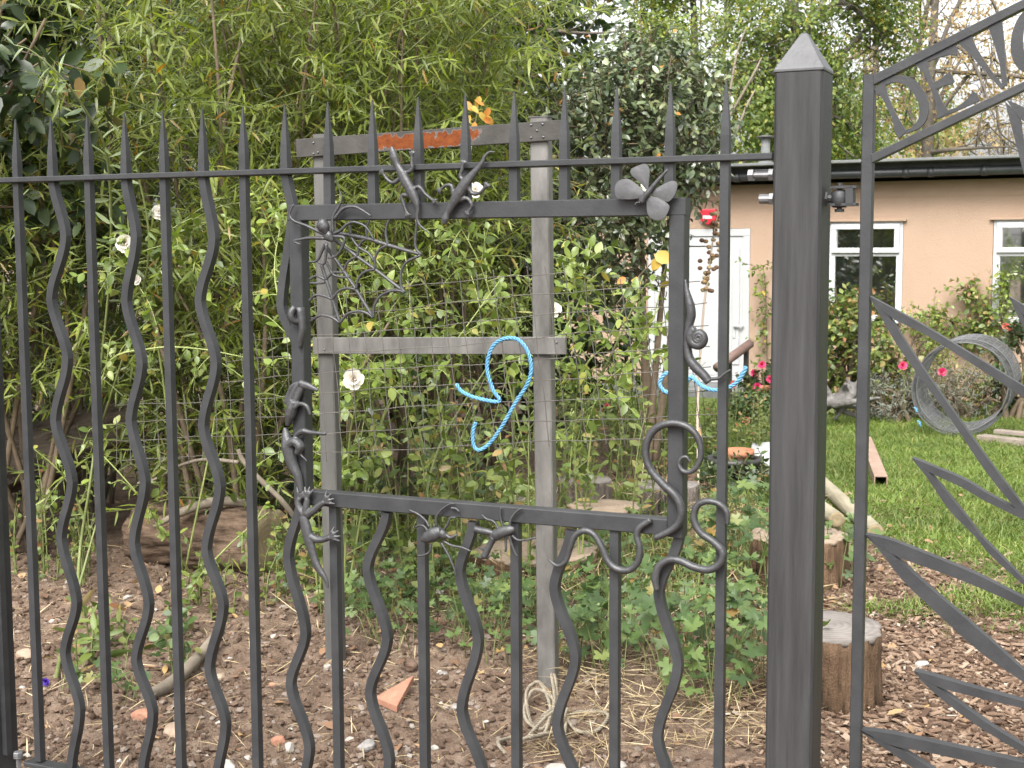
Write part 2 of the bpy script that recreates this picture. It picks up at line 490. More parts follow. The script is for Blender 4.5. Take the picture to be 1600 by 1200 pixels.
def mat_ground():
    mt, nt, pr, out = newmat('garden_ground')
    g = nt.nodes.new('ShaderNodeNewGeometry')
    P = g.outputs['Position']
    def math_(op, a, b=None):
        n = nd(nt, 'ShaderNodeMath', operation=op)
        for i, q in enumerate((a, b)):
            if q is None: continue
            if isinstance(q, (int, float)): n.inputs[i].default_value = q
            else: nt.links.new(q, n.inputs[i])
        return n.outputs[0]
    sx = nt.nodes.new('ShaderNodeSeparateXYZ'); nt.links.new(P, sx.inputs[0])
    n1 = noise(nt, P, 1.6, 4); n2 = noise(nt, P, 11, 5, .7); n3 = noise(nt, P, 45, 4, .7); n4 = noise(nt, P, 170, 2, .6)
    soil = ramp(nt, n2, [(.28, (.064, .042, .029)), (.5, (.13, .09, .064)), (.72, (.19, .142, .106))])
    grit = ramp(nt, n4, [(.64, (0, 0, 0)), (.72, (1, 1, 1))])
    ms = nd(nt, 'ShaderNodeMix', data_type='RGBA'); nt.links.new(math_('MULTIPLY', grit, .5), ms.inputs[0])
    nt.links.new(soil, ms.inputs[6]); ms.inputs[7].default_value = (.3, .25, .21, 1)
    chip = ramp(nt, n3, [(.3, (.06, .036, .024)), (.5, (.145, .095, .064)), (.7, (.24, .175, .125))])
    lawn = ramp(nt, n2, [(.3, (.06, .09, .02)), (.6, (.11, .15, .032)), (.8, (.16, .16, .055))])
    # woodchip right of the bare soil
    mc = nd(nt, 'ShaderNodeMapRange'); mc.inputs[1].default_value = .55; mc.inputs[2].default_value = 1.0
    nt.links.new(math_('ADD', sx.outputs[0], math_('MULTIPLY', math_('SUBTRACT', n1, .5), 1.0)), mc.inputs[0])
    m1 = nd(nt, 'ShaderNodeMix', data_type='RGBA'); nt.links.new(mc.outputs[0], m1.inputs[0])
    nt.links.new(ms.outputs[2], m1.inputs[6]); nt.links.new(chip, m1.inputs[7])
    # lawn beyond
    s = math_('ADD', math_('MULTIPLY', math_('SUBTRACT', sx.outputs[0], 1.83), .976), math_('MULTIPLY', math_('SUBTRACT', sx.outputs[1], 6.6), .218))
    s = math_('ADD', s, math_('MULTIPLY', math_('SUBTRACT', n1, .5), .9))
    s = math_('ADD', s, math_('MULTIPLY', math_('SUBTRACT', n2, .5), .5))
    ml = nd(nt, 'ShaderNodeMapRange'); ml.inputs[1].default_value = -.08; ml.inputs[2].default_value = .2
    nt.links.new(s, ml.inputs[0])
    m2 = nd(nt, 'ShaderNodeMix', data_type='RGBA'); nt.links.new(ml.outputs[0], m2.inputs[0])
    nt.links.new(m1.outputs[2], m2.inputs[6]); nt.links.new(lawn, m2.inputs[7])
    nt.links.new(m2.outputs[2], pr.inputs['Base Color'])
    pr.inputs['Roughness'].default_value = .95
    pr.inputs['Specular IOR Level'].default_value = .2
    h = math_('ADD', math_('MULTIPLY', n2, .6), math_('ADD', math_('MULTIPLY', n3, .5), math_('MULTIPLY', n4, .25)))
    bump(nt, pr, h, .9, .03)
    return mt
M['ground'] = mat_ground()

# leaves
M['willow'] = leafmat('willow_leaf', [(0, (.085, .115, .022)), (.5, (.155, .2, .034)), (.9, (.23, .265, .06)), (.97, (.23, .2, .05)), (1, (.25, .13, .03))], .38, .5, 1.5, patch=.3)
M['willow_pale'] = leafmat('pale_willow_leaf', [(0, (.15, .2, .09)), (1, (.24, .28, .15))], .35, .4, 1.2, patch=.1)
M['rose_leaf'] = leafmat('rose_leaf', [(0, (.07, .105, .022)), (.55, (.14, .195, .036)), (.93, (.22, .265, .065)), (1, (.3, .23, .05))], .4, .35, 1.3, patch=.25)
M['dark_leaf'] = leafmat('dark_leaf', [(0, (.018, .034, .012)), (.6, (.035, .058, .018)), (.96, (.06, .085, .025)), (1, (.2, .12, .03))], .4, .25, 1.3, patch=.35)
M['holly_leaf'] = leafmat('laurel_leaf', [(0, (.035, .052, .022)), (.5, (.085, .115, .05)), (.9, (.18, .205, .1)), (.985, (.12, .125, .05)), (1, (.4, .17, .03))], .27, .1, 1.4, .8, patch=.3)
M['oak_leaf'] = leafmat('oak_leaf', [(0, (.08, .125, .035)), (.55, (.15, .205, .05)), (.88, (.23, .26, .065)), (1, (.4, .32, .07))], .5, .5, 1.2, patch=.4)
M['autumn_leaf'] = leafmat('autumn_leaf', [(0, (.3, .23, .11)), (.5, (.42, .29, .15)), (1, (.46, .38, .2))], .6, .55, 1.1, patch=.2)
M['geranium_leaf'] = leafmat('geranium_leaf', [(0, (.035, .065, .02)), (.6, (.075, .12, .034)), (.93, (.125, .175, .05)), (1, (.22, .13, .04))], .5, .3, 1.25, patch=.25)
M['weed_leaf'] = leafmat('weed_leaf', [(0, (.06, .09, .02)), (.5, (.12, .165, .032)), (.8, (.19, .21, .06)), (.88, (.3, .22, .09)), (1, (.22, .1, .045))], .5, .35, 1.3, patch=.3)
M['lavender_leaf'] = leafmat('grey_leaf', [(0, (.09, .105, .08)), (1, (.17, .18, .14))], .7, .2, 1.1, patch=.2)
M['yellow_leaf'] = leafmat('yellow_leaf', [(0, (.4, .3, .06)), (.6, (.5, .33, .07)), (1, (.5, .2, .05))], .5, .35, 1.1, patch=.1)
M['grass'] = leafmat('grass_blade', [(0, (.075, .125, .022)), (.6, (.125, .18, .032)), (.9, (.175, .21, .05)), (1, (.28, .235, .1))], .5, .35, 1.1, patch=.3)
M['straw'] = leafmat('straw', [(0, (.22, .16, .08)), (.6, (.36, .28, .15)), (1, (.5, .42, .27))], .8, .15, 1, patch=.1)
M['litter'] = leafmat('dead_leaf', [(0, (.09, .05, .03)), (.5, (.2, .11, .06)), (.85, (.3, .19, .1)), (1, (.4, .26, .1))], .8, .1, 1.1, patch=.1)
M['chips'] = islandmat('wood_chip', [(0, (.07, .042, .027)), (.3, (.14, .09, .06)), (.6, (.21, .145, .1)), (.88, (.275, .205, .15)), (.975, (.35, .3, .24))])
M['clods'] = islandmat('soil_crumb', [(0, (.072, .046, .031)), (.35, (.112, .075, .053)), (.66, (.148, .105, .077)), (.88, (.175, .14, .115)), (.96, (.2, .165, .14)), (.983, (.2, .1, .06)), (.988, (.34, .31, .28))])
M['stone'] = surf('pale_flint', (.22, .2, .175), (.37, .345, .31), 25, .85, bmp=.5, fine=90)
M['stone_grey'] = surf('grey_flint', (.12, .115, .11), (.28, .26, .24), 20, .7, bmp=.5, fine=90)
M['stone_tan'] = surf('tan_rock', (.2, .14, .095), (.36, .27, .2), 14, .9, bmp=.7, fine=60)
M['brick_bit'] = surf('broken_brick', (.23, .1, .06), (.33, .175, .115), 25, .9, bmp=.5, fine=90)
M['clod'] = surf('lump_of_soil', (.075, .045, .03), (.14, .09, .062), 20, .95, bmp=1, bdist=.01, fine=60)

# ------------------------------------------------------------------ ground
def make_ground():
    def axis(lo, hi, a, b, fine, coarse):
        v = [a]
        while v[-1] < b: v.append(v[-1] + fine)
        s = coarse; w = v[-1]
        up = [];
        while w < hi: w += s; s *= 1.35; up.append(min(w, hi))
        s = coarse; w = a; dn = []
        while w > lo: w -= s; s *= 1.35; dn.append(max(w, lo))
        return np.array(dn[::-1] + v + up)
    xs = axis(-120, 120, -2.6, 2.9, .016, .06)
    ys = axis(-40, 200, 3.4, 7.2, .016, .06)
    X, Y = np.meshgrid(xs, ys)
    Z = gz(X, Y)
    V = np.stack([X.ravel(), Y.ravel(), Z.ravel()], 1)
    nx, ny = len(xs), len(ys)
    i = np.arange(nx * ny).reshape(ny, nx)
    T = np.stack([i[:-1, :-1].ravel(), i[:-1, 1:].ravel(), i[1:, 1:].ravel(), i[1:, :-1].ravel()], 1)
    o = link('ground', mesh_np('ground', V, T, M['ground']), None)
    tag(o, kind='structure')
make_ground()

# ------------------------------------------------------------------ the iron fence with its framed opening and welded creatures
SP = .11565
def fk(k, z, off=0.0):                      # bar k (16 = the one nearest the gate post), height z above ground
    p = FO + FU * SP * (k - 16) + FN * off
    return np.array([p[0], p[1], z])
RAILZ = EYE + .1755
fence = thing('iron_fence', fk(8, 0), 'grey iron fence of straight and wavy spiked bars, framed opening with welded creatures', 'fence')
def frame_path(P):                          # keep a bar's path in the fence plane
    return np.array(P)
def straight(k, z0, z1, spike):
    mb = MB()
    b = .0098
    sec = [(-b, -b), (b, -b), (b, b), (-b, b)]
    if spike:
        zz = [z0, RAILZ + .045, RAILZ + .06, RAILZ + .10, RAILZ + .135, RAILZ + .153]
        sc = [1, .9, .84, .54, .28, .12]
    else:
        zz = [z0, z1]; sc = [1, 1]
    mb.sweep([fk(k, z) for z in zz], sec, FN, sc)
    return mb.build('picket', M['iron'], fence)
def wavy(pts, k, spike):
    P = [PF(x, y) for x, y in pts]
    # cosine ease between turning points: x eased against z
    out = []
    for a, b in zip(P[:-1], P[1:]):
        for i in range(12):
            t = i / 12
            e = .5 - .5 * math.cos(math.pi * t)
            e = .75 * e + .25 * t
            out.append([a[0] + (b[0] - a[0]) * e, a[1] + (b[1] - a[1]) * e, a[2] + (b[2] - a[2]) * t])
    out.append(P[-1])
    out = np.array(out)[::-1]
    b = .0098
    sec = [(-b, -b), (b, -b), (b, b), (-b, b)]
    sc = [1] * len(out)
    if spike:
        out = np.vstack([out, [fk(k, RAILZ + d) for d in (.045, .06, .10, .135, .153)]])
        sc = [1] * (len(out) - 5) + [.9, .84, .54, .28, .12]
    mb = MB(); mb.sweep(out, sec, FN, sc)
    return mb.build('picket', M['iron'], fence, label='wavy bar with a pointed top' if spike else 'wavy bar below the framed opening')
for k in (-1, 0, 2, 4, 6): straight(k, .15, None, True)
straight(16, .15, None, True)
FT = EYE + .0985                            # top face of the framed opening
def fedge(px, py): return PF(px, py)[2]
for k in range(8, 16):                      # short bars between frame and rail, spiked above it
    straight(k, FT - .003, None, True)
FBZ = EYE - .563 - .034                     # underside of the frame
for k in (8, 10, 12, 14): straight(k, .15, FBZ + .002, False)
wv = {
 1: [(83, 279), (103, 368), (81, 467), (106, 560), (87, 657), (113, 752), (96, 840), (120, 940), (102, 1020), (125, 1107), (112, 1205)],
 3: [(197, 276), (213, 370), (198, 470), (222, 567), (205, 657), (227, 752), (210, 848), (233, 943), (213, 1030), (239, 1113), (224, 1208)],
 5: [(318, 272), (335, 372), (313, 470), (338, 567), (318, 665), (344, 760), (323, 858), (349, 945), (328, 1043), (353, 1130), (340, 1220)],
 7: [(447, 268), (458, 330), (441, 478), (472, 560), (477, 640), (476, 760), (451, 870), (478, 988), (455, 1068), (484, 1167), (470, 1250)]}
for k, p in wv.items(): wavy(p, k, True)
wavy([(605, 800), (575, 888), (606, 996), (579, 1082), (609, 1187), (590, 1270)], 9, False)
wavy([(740, 815), (719, 893), (748, 1000), (722, 1107), (756, 1215), (740, 1290)], 11, False)
wavy([(893, 828), (867, 917), (900, 1026), (871, 1130), (906, 1240)], 13, False)
wavy([(1062, 835), (1030, 925), (1060, 1038), (1028, 1150), (1060, 1260)], 15, False)
a, b = fk(-8, RAILZ), PF(1210, 247); b[2] = RAILZ
MB().bar(a, b, .0135, .04, FN, .002).build('top_rail', M['iron'], fence)
p = fk(-.35, .14)
MB().bar(p, fk(16.75, .14), .012, .04, FN, .002).build('bottom_rail', M['iron'], fence)
q0 = PF(12, 700)
q0 = PF(11, 700, -.05) + FN * .05 - FU * .05
MB().bar([q0[0], q0[1], -.1], [q0[0], q0[1], 1.66], .1, .1, FN, .004).build('post', M['iron'], fence)
bo = PF(29, 1187); 
mb = MB(); mb.lathe(bo - UPV * .02, [(.007, 0), (.007, .03), (.0135, .031), (.0135, .04), (.012, .042)], 6)
mb.lathe(bo + UPV * .006, [(.013, 0), (.013, .004)], 14)
mb.build('bolt', M['steel'], fence)
# framed opening: four square tubes
FW = .036
fl, frr = PF(457, 322), PF(1076, 308)
FLx = np.dot(PF(471, 560) - FO, FU); FRx = np.dot(PF(1060, 560) - FO, FU)
def fu(t, z, off=0.0):
    p = FO + FU * t + FN * off
    return np.array([p[0], p[1], z])
L0, R0 = FLx, FRx
FBT = EYE - .563
MB().bar(fu(L0 - FW / 2, FT - FW / 2), fu(R0 + FW / 2, FT - FW / 2), FW, FW, FN, .002).build('frame_bar', M['iron'], fence)
MB().bar(fu(L0 + FW / 2 - .001, FBT - .017), fu(R0 - FW / 2 + .001, FBT - .017), .034, FW - .002, FN, .002).build('frame_bar', M['iron'], fence)
MB().bar(fu(L0, FT - FW + .001), fu(L0, FBT - .036), FW - .002, FW - .001, FN, .002).build('frame_bar', M['iron'], fence)
MB().bar(fu(R0, FT - FW + .001), fu(R0, FBT - .036), FW - .002, FW - .001, FN, .002).build('frame_bar', M['iron'], fence)

# ---- creatures: paths read off the photo, laid on the fence's own plane a little in front of it
def zoomer(x0, y0, s):
    def g(pts, off=.03):
        out = []
        for p in pts:
            o = p[2] if len(p) > 2 else off
            out.append(PF(x0 + p[0] / s, y0 + p[1] / s, o))
        return np.array(out)
    g.r = lambda px: px / s / 2166 * 3.1         # pixel size at the fence's distance
    return g
ORN = M['iron_ornament']
def rr(g, l): return [g.r(v) for v in l]
def lizard(g, spine, rad, legs, label):
    mb = MB()
    P = crom(g(spine, .032), 6)
    mb.tube(P, rr(g, rad), 10, flat=.7, n=FN)
    for lg, fan in legs:
        Q = crom(g(lg, .03), 5)
        mb.tube(Q, rr(g, [26, 24, 20, 17]), 8)
        e = Q[-1]; d = nrm(Q[-1] - Q[-3])
        s = np.cross(d, FN)
        for a in (-.75, -.25, .25, .7):
            t = d * math.cos(a) + s * math.sin(a)
            mb.tube([e - d * .004, e + t * g.r(38) + FN * .002, e + t * g.r(70) - FN * .002], rr(g, [12, 10, 6]), 6)
    return mb.build('lizard', ORN, fence, True, label=label, remesh=.0016)
g = zoomer(570, 200, 6.957)
lizard(g, [(288, 200), (300, 255), (318, 320), (350, 400), (400, 490), (450, 590), (505, 690), (555, 800), (575, 890), (568, 980), (600, 1060), (660, 1110), (715, 1165)],
       [16, 42, 50, 36, 52, 62, 58, 42, 24, 20, 17, 13, 6],
       [([(385, 545), (310, 595), (245, 560), (200, 495)], 0), ([(440, 490), (510, 455), (512, 370), (515, 300)], 0),
        ([(520, 670), (590, 640), (660, 720), (740, 785)], 0), ([(500, 735), (405, 735), (425, 830), (455, 920)], 0)],
       'iron lizard climbing with its head up over the top rail')
lizard(g, [(858, 1045), (875, 985), (900, 925), (950, 830), (1030, 700), (1095, 600), (1180, 495), (1260, 400), (1305, 310), (1355, 262), (1425, 262)],
       [26, 46, 36, 50, 66, 60, 40, 26, 19, 14, 6],
       [([(960, 720), (945, 630), (880, 625), (830, 665)], 0), ([(1090, 580), (1040, 530), (1055, 460), (1068, 400)], 0),
        ([(1120, 630), (1170, 710), (1250, 705), (1310, 640)], 0), ([(1010, 790), (1110, 765), (1165, 840), (1130, 905)], 0)],
       'iron lizard hanging head down across the frame with its tail curling above the rail')
# spider and web in the frame's top left corner
g = zoomer(440, 300, 5.0)
web = MB()
def strand(pts, r0, r1, off=.012):
    web_ = MB(); web_.tube(crom(g(pts, off), 6), np.linspace(g.r(r0), g.r(r1), (len(pts) - 1) * 6 + 1), 7)
    return web_
wroot = None
strands = [[(400, 315), (660, 362), (830, 415), (1095, 492)], [(410, 370), (570, 490), (730, 605), (965, 785)], [(360, 440), (480, 610), (580, 760), (718, 985)], [(310, 560), (350, 690), (398, 840), (458, 1028)]]
arcs = [[(222, 1012), (300, 965), (390, 980), (455, 1022)], [(455, 1022), (520, 950), (610, 932), (670, 950), (716, 982)],
        [(716, 982), (722, 900), (770, 815), (850, 775), (920, 772), (962, 786)], [(962, 784), (935, 740), (932, 640), (975, 550), (1088, 494)],
        [(1090, 490), (1050, 440), (1045, 370), (1062, 190)], [(215, 852), (262, 806), (340, 815), (396, 840)], [(396, 840), (445, 775), (515, 752), (582, 764)],
        [(582, 760), (600, 675), (655, 622), (730, 605)], [(730, 605), (732, 510), (770, 445), (830, 415)], [(830, 415), (815, 330), (825, 250), (862, 192)],
        [(220, 682), (272, 656), (345, 686)], [(345, 686), (400, 632), (480, 628)], [(482, 626), (510, 560), (545, 525), (580, 508)], [(590, 510), (603, 430), (630, 385), (668, 360)],
        [(668, 360), (662, 290), (688, 210)], [(540, 330), (535, 260), (555, 205)], [(350, 545), (400, 640), (470, 665), (535, 660)], [(545, 355), (600, 430), (680, 480), (720, 540)], [(220, 712), (300, 712), (335, 705)]]
mbw = strand(strands[0], 17, 15)
wroot = mbw.build('spider_web', ORN, fence, True, label='iron web of four spokes and drooping threads in the top left corner of the frame')
for s_ in strands[1:]: strand(s_, 15, 13).build('web_spoke', ORN, wroot, True)
for s_ in arcs: strand(s_, 11, 11, .013).build('web_thread', ORN, wroot, True)
mb = MB()
mb.tube(crom(g([(400, 385), (370, 350), (345, 310)], .036), 4), rr(g, [14, 42, 36]), 10, flat=.7, n=FN)
mb.tube(crom(g([(350, 330), (335, 285), (310, 245), (290, 225)], .04), 4), rr(g, [16, 50, 55, 16]), 10, flat=.8, n=FN)
spd = mb.build('spider', ORN, fence, True, label='iron spider with bent legs on the web')
for lg in ([(345, 335), (270, 300), (190, 262), (95, 225), (64, 170), (95, 95)], [(340, 362), (225, 358), (150, 370), (95, 385), (150, 412)], [(345, 395), (318, 455), (278, 535), (212, 546)],
           [(352, 400), (345, 500), (330, 562), (282, 545)], [(400, 325), (402, 200), (440, 125), (470, 60), (458, -5)], [(410, 215), (480, 130), (560, 115), (620, 137), (702, 190)],
           [(405, 325), (460, 300), (515, 250), (575, 236), (660, 275), (722, 372)], [(400, 345), (490, 360), (470, 440), (425, 500), (362, 516)]):
    MB().tube(crom(g(lg, .034), 5), rr(g, [15, 14, 12, 11, 9, 7]), 7).build('leg', ORN, spd, True)
# butterfly on the frame's top right corner
g = zoomer(750, 150, 3.0)
bf = None
def sheet(pts, off, t=.0025, n=14, bulge=.002, ref=None):
    c = crom(g([(*p, off) for p in pts]), 4, True)
    mid = c.mean(0)
    rings = []
    mb = MB()
    V = [];F = []
    k = len(c)
    for s_, sgn in ((1, 1), (-1, -1)):
        o_ = len(V)
        for q in (1, .66, .33):
            for x in c:
                V.append(mid + (x - mid) * q + FN * (bulge * (1 - q * q) + sgn * t / 2))
        V.append(mid + FN * (bulge + sgn * t / 2))
        for q in range(2):
            for j in range(k):
                f = (o_ + q * k + j, o_ + q * k + (j + 1) % k, o_ + (q + 1) * k + (j + 1) % k, o_ + (q + 1) * k + j)
                F.append(f if sgn > 0 else f[::-1])
        for j in range(k):
            f = (o_ + 2 * k + j, o_ + 2 * k + (j + 1) % k, o_ + 3 * k)
            F.append(f if sgn > 0 else f[::-1])
    h = 3 * k + 1
    for j in range(k): F.append((j, h + j, h + (j + 1) % k, (j + 1) % k))
    return mb.add(V, F)
mb = MB()
mb.tube(crom(g([(756, 498), (770, 475), (795, 445), (835, 395), (880, 345)], .04), 5), rr(g, [14, 14, 13, 9, 5]), 10)
mb.ball(g([(762, 492)], .04)[0], g.r(13), g.r(13), g.r(13))
bf = mb.build('butterfly', M['iron_ornament'], fence, True, label='iron butterfly with four plain wings on the top right corner of the frame')
for w in ([(784, 440), (750, 405), (712, 372), (708, 345), (738, 328), (776, 318), (796, 345), (792, 400)], [(774, 462), (735, 415), (690, 388), (645, 402), (632, 440), (645, 478), (700, 484), (748, 478)],
          [(800, 452), (840, 425), (890, 400), (918, 402), (925, 425), (912, 465), (880, 496), (835, 478)], [(784, 472), (830, 476), (880, 505), (887, 530), (862, 574), (818, 580), (788, 555), (782, 510)]):
    sheet(w, .036).build('wing', M['wing'], bf)
for w in ([(745, 490), (730, 478), (718, 485)], [(752, 500), (735, 500), (728, 512)]):
    MB().tube(crom(g(w, .03), 4), g.r(5), 6).build('antenna', ORN, bf, True)
# three snakes
g = zoomer(650, 500, 2.666)
def snake(pts, rad, off, label):
    MB().tube(crom(g(pts, off), 8), rr(g, rad), 10).build('snake', ORN, fence, True, label=label)
snake([(1142, 590), (1125, 570), (1103, 578), (1095, 602), (1110, 628), (1140, 633), (1170, 610), (1187, 560), (1176, 495), (1135, 448), (1072, 430), (1010, 445), (970, 490), (957, 550), (975, 620), (1030, 685), (1082, 735), (1105, 790), (1095, 845), (1060, 878), (995, 908)],
      [5, 6, 7, 8, 9, 10, 11, 12, 13, 14, 14, 15, 15, 15, 15, 16, 17, 16, 15, 14, 13], .03, 'thick iron snake winding down the right side of the frame with a coiled tail')
snake([(1298, 852), (1294, 800), (1260, 765), (1210, 755), (1170, 775), (1158, 830), (1185, 885), (1240, 925), (1277, 968), (1265, 1015), (1220, 1040), (1160, 1030), (1100, 1003), (1050, 1000), (1010, 1030), (997, 1080), (1003, 1125)],
      [8, 11, 12, 13, 13, 14, 14, 14, 15, 15, 15, 15, 15, 15, 15, 15, 11], .026, 'iron snake looping between the last two bars below the frame')
snake([(550, 997), (590, 1024), (625, 1003), (642, 950), (662, 900), (700, 878), (740, 893), (775, 948), (800, 1005), (840, 1038), (890, 1040), (925, 1005), (932, 950), (920, 900), (932, 865), (978, 833)],
      [3, 8, 10, 12, 13, 13, 13, 14, 14, 14, 14, 14, 13, 13, 13, 12], .026, 'thin tailed iron snake waving along the underside of the frame')
# snails
g = zoomer(1030, 420, 6.0)
mb = MB()
mb.tube(crom(g([(245, 100), (262, 220), (290, 340), (300, 440), (275, 560), (265, 700), (280, 830), (335, 915), (420, 1000), (468, 1062)], .018), 5), rr(g, [8, 26, 40, 40, 34, 34, 40, 44, 40, 38]), 10)
mb.tube(crom(g([(470, 1035), (560, 1025), (610, 985), (668, 948)], .02), 4), rr(g, [16, 14, 12, 9]), 7)
sn = mb.build('snail', ORN, fence, True, label='iron snail with a round coiled shell on the right side of the frame')
mb = MB()
a = np.linspace(0, 5.2 * math.pi, 90)
rad = 14 * np.exp(a / 5.2 / math.pi * math.log(78 / 14))
P = [PF(1030 + (368 + rad[i] * math.cos(a[i] + .6)) / 6, 420 + (650 + 1.12 * rad[i] * math.sin(a[i] + .6)) / 6, .03 + .010 * (1 - i / 90)) for i in range(90)]
mb.tube(P, np.linspace(g.r(9), g.r(48), 90), 9)
mb.build('shell', ORN, sn, True)
g = zoomer(430, 440, 6.67)
mb = MB()
mb.tube(crom(g([(255, 270), (285, 480), (268, 590), (258, 695)], .024), 5), rr(g, [50, 40, 36, 14]), 10)
sn = mb.build('snail', ORN, fence, True, label='iron snail seen edge on at the left side of the frame')
mb = MB(); c = PF(430 + 225 / 6.67, 440 + 350 / 6.67, .03)
ax1 = nrm(FU * .55 + FN * .83); ax2 = np.cross(UPV, ax1)
for i in range(3):
    a = np.linspace(0, 2 * math.pi, 30)
a = np.linspace(0, 4.4 * math.pi, 70); rad = np.linspace(.004, .0165, 70)
P = [c + (FN * .8 - FU * .6) * rad[i] * math.cos(a[i]) * .9 + UPV * rad[i] * 1.05 * math.sin(a[i]) - (FN * .6 + FU * .8) * .006 * (1 - i / 70) for i in range(70)]
mb.tube(P, np.linspace(.003, .0085, 70), 8)
mb.build('shell', ORN, sn, True)
# creatures down the left side
g = zoomer(430, 580, 3.636)
mb = MB()
for c1 in ([(62, 185), (95, 90), (140, 62)], [(80, 200), (120, 95), (150, 65)], [(110, 190), (150, 100), (165, 70)], [(140, 65), (190, 80), (245, 108)], [(150, 80), (195, 92), (240, 112)]):
    mb.tube(crom(g(c1, .03), 5), rr(g, [20, 17, 9]), 7)
mb.tube(crom(g([(110, 170), (95, 215), (85, 250), (70, 310)], .03), 5), rr(g, [28, 34, 34, 14]), 9)
mb.tube(crom(g([(110, 210), (140, 185), (180, 200), (200, 250)], .034), 5), rr(g, [13, 14, 13, 8]), 7)
mb.build('bat', ORN, fence, True, label='iron bat with folded wings clinging to the left side of the frame', remesh=.0018)
mb = MB()
mb.tube(crom(g([(55, 320), (65, 370), (75, 430), (95, 520), (130, 600), (150, 690)], .03), 5), rr(g, [12, 30, 44, 36, 26, 16]), 9)
mb.tube(crom(g([(70, 420), (110, 400), (140, 430), (120, 470)], .036), 5), rr(g, [26, 30, 30, 16]), 9)
mb.tube(crom(g([(100, 400), (125, 360), (160, 340), (200, 348), (290, 356)], .034), 5), rr(g, [13, 16, 20, 15, 11]), 7)
mb.tube(crom(g([(120, 450), (150, 480), (182, 512)], .034), 4), rr(g, [10, 7, 5]), 6)
mb.build('frog', ORN, fence, True, label='iron frog stretching an arm across the left side of the frame', remesh=.0018)
g2 = zoomer(430, 580, 3.636)
lizard(g2, [(168, 800), (165, 840), (178, 900), (195, 970), (215, 1040), (240, 1110), (285, 1180), (300, 1230)], [20, 32, 36, 34, 26, 26, 17, 8],
       [([(165, 815), (140, 780), (132, 745), (140, 720)], 0), ([(175, 810), (178, 770), (182, 740), (182, 720)], 0), ([(185, 815), (220, 790), (255, 760), (280, 742)], 0), ([(200, 935), (235, 955), (275, 955), (312, 942)], 0)],
       'iron newt hanging from the bottom left corner of the frame')
# two beetles under the bottom bar
g = zoomer(630, 760, 7.06)
mb = MB()
mb.tube(crom(g([(200, 595), (260, 565), (340, 525), (420, 495)], .03), 5), rr(g, [22, 66, 82, 56]), 12, flat=.75, n=FN)
mb.tube(crom(g([(410, 510), (450, 540), (480, 560)], .03), 4), rr(g, [58, 48, 24]), 10, flat=.75, n=FN)
mb.tube(crom(g([(465, 530), (520, 565), (560, 550), (605, 530)], .03), 4), rr(g, [20, 22, 18, 8]), 8)
be = mb.build('beetle', ORN, fence, True, label='iron beetle with an oval back below the frame, the left one of two')
for lg in ([(290, 450), (250, 380), (170, 310), (60, 258)], [(270, 490), (230, 440), (180, 430), (130, 450)], [(365, 440), (365, 340), (420, 260), (510, 200), (570, 190)], [(440, 490), (490, 420), (520, 350), (580, 345)],
           [(440, 600), (530, 650), (650, 675), (745, 715)], [(300, 640), (300, 710), (240, 755), (160, 765)], [(420, 620), (500, 760), (560, 900), (580, 990)], [(530, 240), (580, 245), (620, 282)]):
    MB().tube(crom(g(lg, .026), 5), rr(g, [17, 14, 13, 11]), 7).build('leg', ORN, be, True)
mb = MB()
mb.tube(crom(g([(1228, 472), (1180, 480), (1100, 500), (1020, 540), (960, 580)], .03), 5), rr(g, [26, 50, 60, 62, 36]), 12, flat=.75, n=FN)
mb.tube(crom(g([(1000, 520), (930, 500), (870, 490), (790, 470)], .03), 5), rr(g, [32, 38, 40, 40]), 9)
mb.tube(crom(g([(1000, 560), (965, 630), (930, 700), (895, 780)], .03), 5), rr(g, [40, 36, 36, 42]), 9)
mb.tube(crom(g([(930, 690), (880, 690), (840, 680)], .03), 4), rr(g, [30, 18, 6]), 7)
mb.tube(crom(g([(900, 775), (850, 785), (805, 778)], .03), 4), rr(g, [24, 14, 5]), 7)
mb.tube(crom(g([(900, 775), (930, 790), (960, 760)], .03), 4), rr(g, [22, 14, 5]), 7)
be = mb.build('beetle', ORN, fence, True, label='iron stag beetle with two big jaws below the frame, the right one of two')
for lg in ([(1060, 480), (1000, 390), (920, 360), (870, 315)], [(1110, 470), (1080, 380), (1070, 290), (1080, 235)], [(1170, 460), (1190, 360), (1250, 280), (1310, 240)], [(1200, 540), (1260, 590), (1350, 590), (1465, 565)],
           [(1170, 540), (1190, 620), (1220, 700), (1255, 775)], [(1130, 540), (1130, 620), (1135, 690), (1125, 720)]):
    MB().tube(crom(g(lg, .026), 5), rr(g, [17, 14, 13, 11]), 7).build('leg', ORN, be, True)

# ------------------------------------------------------------------ gate post, with its hinge
pz = PF(1247, 700)
pu = np.dot(pz - FO, FU)
post = thing('gate_post', fu(pu, 0), 'thick square iron gate post with a pale pyramid cap', 'gate post')
PW = .094
capz = EYE + (np.dot(PF(1245, 116) - CAM, UPV))
MB().bar(fu(pu, -.1), fu(pu, capz - .001), PW, PW, FN, .005).build('shaft', M['iron_post'], post)
mb = MB()
mb.sweep([fu(pu, capz), fu(pu, capz + .006), fu(pu, capz + .075), fu(pu, capz + .078)], [(-1, -1), (1, -1), (1, 1), (-1, 1)], FN, [PW / 2 + .001, PW / 2 + .001, .007, .004])
mb.build('cap', M['iron_cap'], post, bevel=.0015)
def hb(px0, px1, py, rr_, name, mat=M['steel'], off=0, seg=8):
    a, b = PF(px0, py, off), PF(px1, py, off); b[2] = a[2]
    mb = MB(); mb.tube([a, b], rr_, seg)
    return mb.build(name, mat, post)
hb(1170, 1208, 274, .0065, 'stud', seg=12); hb(1170, 1208, 269, .0045, 'stud', off=-.03, seg=12)
